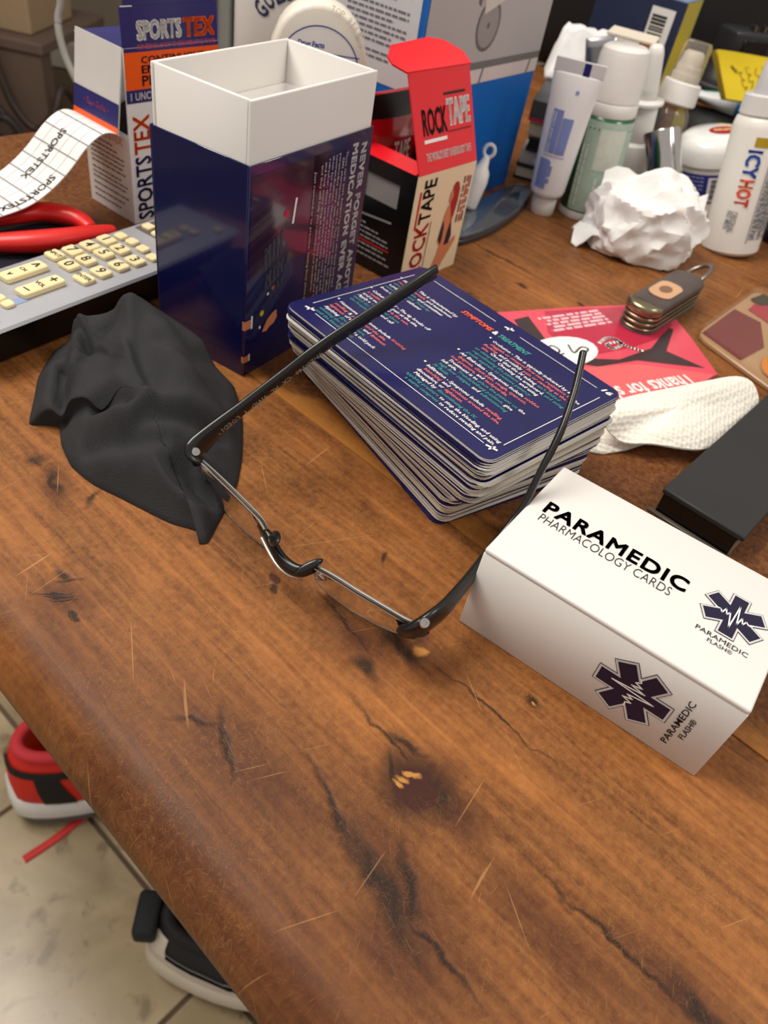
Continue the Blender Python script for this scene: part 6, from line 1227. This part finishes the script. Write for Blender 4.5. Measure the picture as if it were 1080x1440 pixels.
black_case()

# ------------------------------------------------------------------ on the floor: two shoes, a red strap
def shoe(label, loc, yaw, L_, Wd, cols, hs, mids):
    t = base_empty('sneaker', (loc[0], loc[1], -TZ), yaw); tag(t, label, 'shoe')
    up, accent, mid, outs, lin_ = cols; M = lambda n_, c, r=.7: mat(n_ + '_%d_%d_%d' % c, c, r, var=.08, scale=30)
    def outline(s, grow=0):   # parameter 0..1 round the sole, heel at x = 0
        k = 2 * math.pi * s; x = .5 - .5 * math.cos(k); y = math.sin(k); w_ = (.36 + .14 * math.sin(math.pi * min(1, x * 1.15)) ** 1.2 + .12 * max(0, x - .45)) * (1 if x < .8 else 1 - .55 * (x - .8))
        yy = math.copysign(abs(y) ** .52, y) * w_ * Wd; return Vector((x * (L_ + 2 * grow) - grow, yy * (1 + grow / Wd * 2), 0))
    n = 40
    def ring(z, grow=0, f=None): return [f(outline(i / n, grow), i / n) + Vector((0, 0, z(outline(i / n).x / L_) if callable(z) else z)) if f else outline(i / n, grow) + Vector((0, 0, z(outline(i / n).x / L_) if callable(z) else z)) for i in range(n)]
    def stack(rings, cap0=True, cap1=True):
        V = []; F = []
        for r in rings: V += r
        for j in range(len(rings) - 1): F += [(j * n + k, j * n + (k + 1) % n, (j + 1) * n + (k + 1) % n, (j + 1) * n + k) for k in range(n)]
        if cap0: F.append(tuple(range(n))[::-1])
        if cap1: F.append(tuple((len(rings) - 1) * n + k for k in range(n)))
        return G().add(V, F)
    part('outsole', stack([ring(.0, -.01), ring(.02, .0), ring(.085, .012)]), M('outsole', outs), t, smooth=False, angle=50)
    mz = lambda x: mids + .06 * (1 - x) ** 2
    part('midsole', stack([ring(.0855, .008), ring(.115, .022), ring(lambda x: mz(x) - .02, .012), ring(mz, -.004)]), M('midsole', mid), t, 'pale midsole', angle=50)
    # upper: from the sole line to the oval collar
    def collar(s, z=1.0, sc=1.0): k = 2 * math.pi * s; return Vector((L_ * (.30 - .245 * math.cos(k) * sc), Wd * .27 * math.sin(k) * sc, (.44 - .06 * (.5 - .5 * math.cos(k))) * hs))
    rings = []; inner = []
    for j in range(11):
        v = j / 10; r = []
        for i in range(n):
            a = outline(i / n, -.006); a.z = mz(a.x / L_) + .001; b = collar(i / n); bul = math.sin(math.pi * v) * .055; fx = a.x / L_
            p = a.lerp(b, v ** (1.0 if fx < .3 else 1.25)); p.z += bul * (1.2 if fx > .5 else .4); p.y *= 1 + .10 * math.sin(math.pi * v); p.x -= .02 * math.sin(math.pi * v) * (1 - fx); r.append(p)
        rings.append(r)
    part('upper', stack(rings, True, False), M('upper', up), t, 'main upper', smooth=True)
    for j in range(5):
        v = j / 4; inner.append([collar(i / n, 1, .86 - .12 * v) + Vector((0, 0, .004 - .22 * v)) for i in range(n)])
    part('lining', stack(inner, False, True), M('lining', lin_, .9), t, 'dark lining', smooth=True)
    part('collar', tube([collar(i / n, 1, .95) + Vector((0, 0, .002)) for i in range(n)], .030, .026, 8, closed=True), M('collar', accent), t, 'padded collar', smooth=True)
    # band over the heel and a pull tab
    idx = [(-6 + k) % n for k in range(13)]
    def strip(ii, v0, v1, off):
        V = []; F = []
        for v in (v0, (v0 + v1) / 2, v1):
            j = min(9, int(v * 10)); f = v * 10 - j
            for i in ii:
                p = rings[j][i].lerp(rings[j + 1][i], f); q = Vector((p.x - L_ * .3, p.y, 0)).normalized(); V.append(p + q * off)
        m = len(ii)
        for j in range(2): F += [(j * m + k, j * m + k + 1, (j + 1) * m + k + 1, (j + 1) * m + k) for k in range(m - 1)]
        return G().add(V, F)
    return t, strip, rings, n, M, collar
def shoes():
    c = Vector((-1.4066, 1.7047, -2.8000)); yaw = math.radians(62)
    hd = Vector((math.cos(yaw), math.sin(yaw)))
    t, strip, rings, n, M, collar = shoe('red sneaker with black heel stripe and white sole, on the tiles at left', (-1.50, 1.55), math.radians(42), 1.25, .56, ((214, 44, 32), (206, 52, 60), (222, 220, 216), (98, 98, 98), (196, 70, 36)), 1.22, .17)
    BK = M('heel_stripe', (24, 22, 22)); part('heel_stripe', strip([(-6 + k) % n for k in range(3)], .02, .62, .010), BK, t, 'black upright stripe', smooth=True); part('heel_band', strip([(-9 + k) % n for k in range(19)], .60, .74, .010), BK, t, 'black band', smooth=True)
    t, strip, rings, n, M, collar = shoe('black sneaker with scuffed cream sole and heel loop, under the table edge', (-.615, 1.075), math.radians(8), 1.2, .50, ((30, 30, 31), (26, 26, 27), (214, 204, 186), (150, 140, 120), (12, 12, 12)), 1.0, .20)
    part('heel_foxing', strip([(-13 + k) % n for k in range(18)], .01, .30, .012), M('foxing', (210, 200, 184)), t, 'cream foxing rising at the heel', smooth=True); part('heel_foxing', strip([(-4 + k) % n for k in range(3)], .30, .86, .012), M('foxing', (210, 200, 184)), t, smooth=True)
    part('piping', strip([(-12 + k) % n for k in range(9)], .44, .47, .012), M('piping_grey', (140, 140, 142)), t, 'grey piping', smooth=True)
    part('heel_loop', box(-.05, .05, -.10, .085, .36, .47, .022, 3), M('loop', (26, 28, 30)), t, 'black pull tab', angle=50)
    a = Vector((-1.3484, 1.3140, -2.9850)); b = Vector((-1.0785, 1.6697, -2.9850)); d = (b - a)
    t = single('red_strap', tube(smooth_path([Vector(), d * .33 + Vector((.01, .01, 0)), d * .7 + Vector((-.008, .006, 0)), d, d * 1.3 + Vector((.05, .02, 0))], 6), .020, .007, 8, up=(0, 0, 1)), mat('red_webbing', (206, 46, 44), .6), 'flat red strap lying on the tiles beside the red sneaker', 'strap', (a.x, a.y, -TZ + .0075))
shoes()

# ------------------------------------------------------------------ far left: low bench with boxes, cable tangle, grey cord
def far_left():
    BR = mat('bench_wood', (104, 86, 76), .6, var=.12, scale=8)
    x0, x1, y0, zt = -7.2, -4.55, 8.55, -1.5
    t = base_empty('low_bench', (x0, y0, -TZ)); tag(t, 'low brown bench far behind the table at the left', 'bench')
    h = zt + TZ
    part('bench_top', box(0, x1 - x0, 0, 1.6, h - .12, h, .02), BR, t); part('front_board', box(.05, x1 - x0 - .05, .04, .12, .10, h - .1205, .01), BR, t)
    for x in (.05, x1 - x0 - .25):
        for y in (.15, 1.3): part('leg', box(x, x + .18, y, y + .18, 0, h - .1205, .01), BR, t)
    t = thing('storage_box', 'tan cardboard box standing on the low brown bench', 'box', (-6.9, 8.75, zt)); part('box_body', box(0, 2.15, 0, 1.0, 0, .9, .02), mat('kraft_board', (166, 142, 112), .7), t); part('box_lid', box(-.03, 2.18, -.03, 1.03, .9005, 1.02, .02), mat('kraft_board', (166, 142, 112), .7), t)
    t = thing('radiator', 'pale grey column radiator standing by the back wall', 'radiator', (-4.15, 10.2, -TZ))
    for k in range(7): part('column', box(.24 * k, .24 * k + .17, 0, .4, .25, 3.0, .05, 2), mat('radiator_paint', (150, 150, 148), .45), t)
    part('rail', box(0, 1.61, .12, .28, .12, .2495, .02), mat('radiator_paint', (150, 150, 148), .45), t)
    for k in (.1, 1.4): part('foot', box(k, k + .1, .1, .3, 0, .12, .01), mat('radiator_paint', (150, 150, 148), .45), t)
    CB = [mat('brown_cable', (54, 42, 36), .5), mat('dark_cable', (34, 28, 26), .5)]; r = random.Random(11)
    labs = ['brown cable hanging over the bench front and round its right end', 'dark cable looping low before the bench', 'brown cable hanging from the bench, swinging right to the floor', 'dark cable arching up from the floor, nearest of the tangle']
    runs = [[(-5.22, 8.70, -1.455), (-5.12, 8.50, -1.42), (-5.0, 8.40, -1.7), (-4.85, 8.36, -2.1), (-4.62, 8.36, -2.3), (-4.42, 8.40, -2.1), (-4.38, 8.6, -1.9), (-4.36, 9.0, -2.3), (-4.3, 9.5, -2.96)],
            [(-5.7, 8.28, -2.96), (-5.4, 8.26, -2.3), (-5.15, 8.22, -1.98), (-4.92, 8.20, -2.12), (-4.76, 8.20, -2.32), (-5.0, 8.12, -2.5), (-5.4, 8.1, -2.96)],
            [(-5.46, 8.69, -1.455), (-5.36, 8.46, -1.42), (-5.2, 8.03, -1.75), (-5.02, 8.0, -2.2), (-4.7, 8.0, -2.45), (-4.5, 7.98, -2.96)],
            [(-5.6, 7.80, -2.96), (-5.1, 7.82, -2.5), (-4.72, 7.84, -2.05), (-4.48, 7.86, -2.3), (-4.3, 7.82, -2.96)]]
    for i, p in enumerate(runs):
        o = Vector(p[0]); single('cable', tube(smooth_path([Vector(q) - o for q in p], 8), .042, None, 8), CB[i % 2], labs[i], 'cable', o, smooth=True, group='cables before the bench')
    P = [(-1.15, 2.44, .0135), (-1.17, 2.48, .02), (-1.1859, 2.5200, 0.0559), (-1.2146, 2.5600, 0.0830), (-1.2527, 2.6000, 0.1129), (-1.2899, 2.6200, 0.1564), (-1.3238, 2.6400, 0.2040), (-1.3465, 2.6600, 0.2609), (-1.3543, 2.6800, 0.3056), (-1.3465, 2.7000, 0.3620), (-1.35, 2.74, .52), (-1.46, 2.79, .70), (-1.72, 2.84, .80), (-2.02, 2.90, .70), (-2.20, 2.95, .35), (-2.26, 3.0, -.5), (-2.28, 3.05, -1.8), (-2.40, 3.1, -2.85), (-2.8, 3.3, -2.985)]
    P = [Vector(p) for p in P]; o = P[0].copy(); single('cord', tube(smooth_path([p - o for p in P], 8), .0125, None, 10), mat('grey_cord', (138, 136, 130), .45), 'thick grey cord rising behind the tape carton at the left', 'cord', o, smooth=True)
far_left()
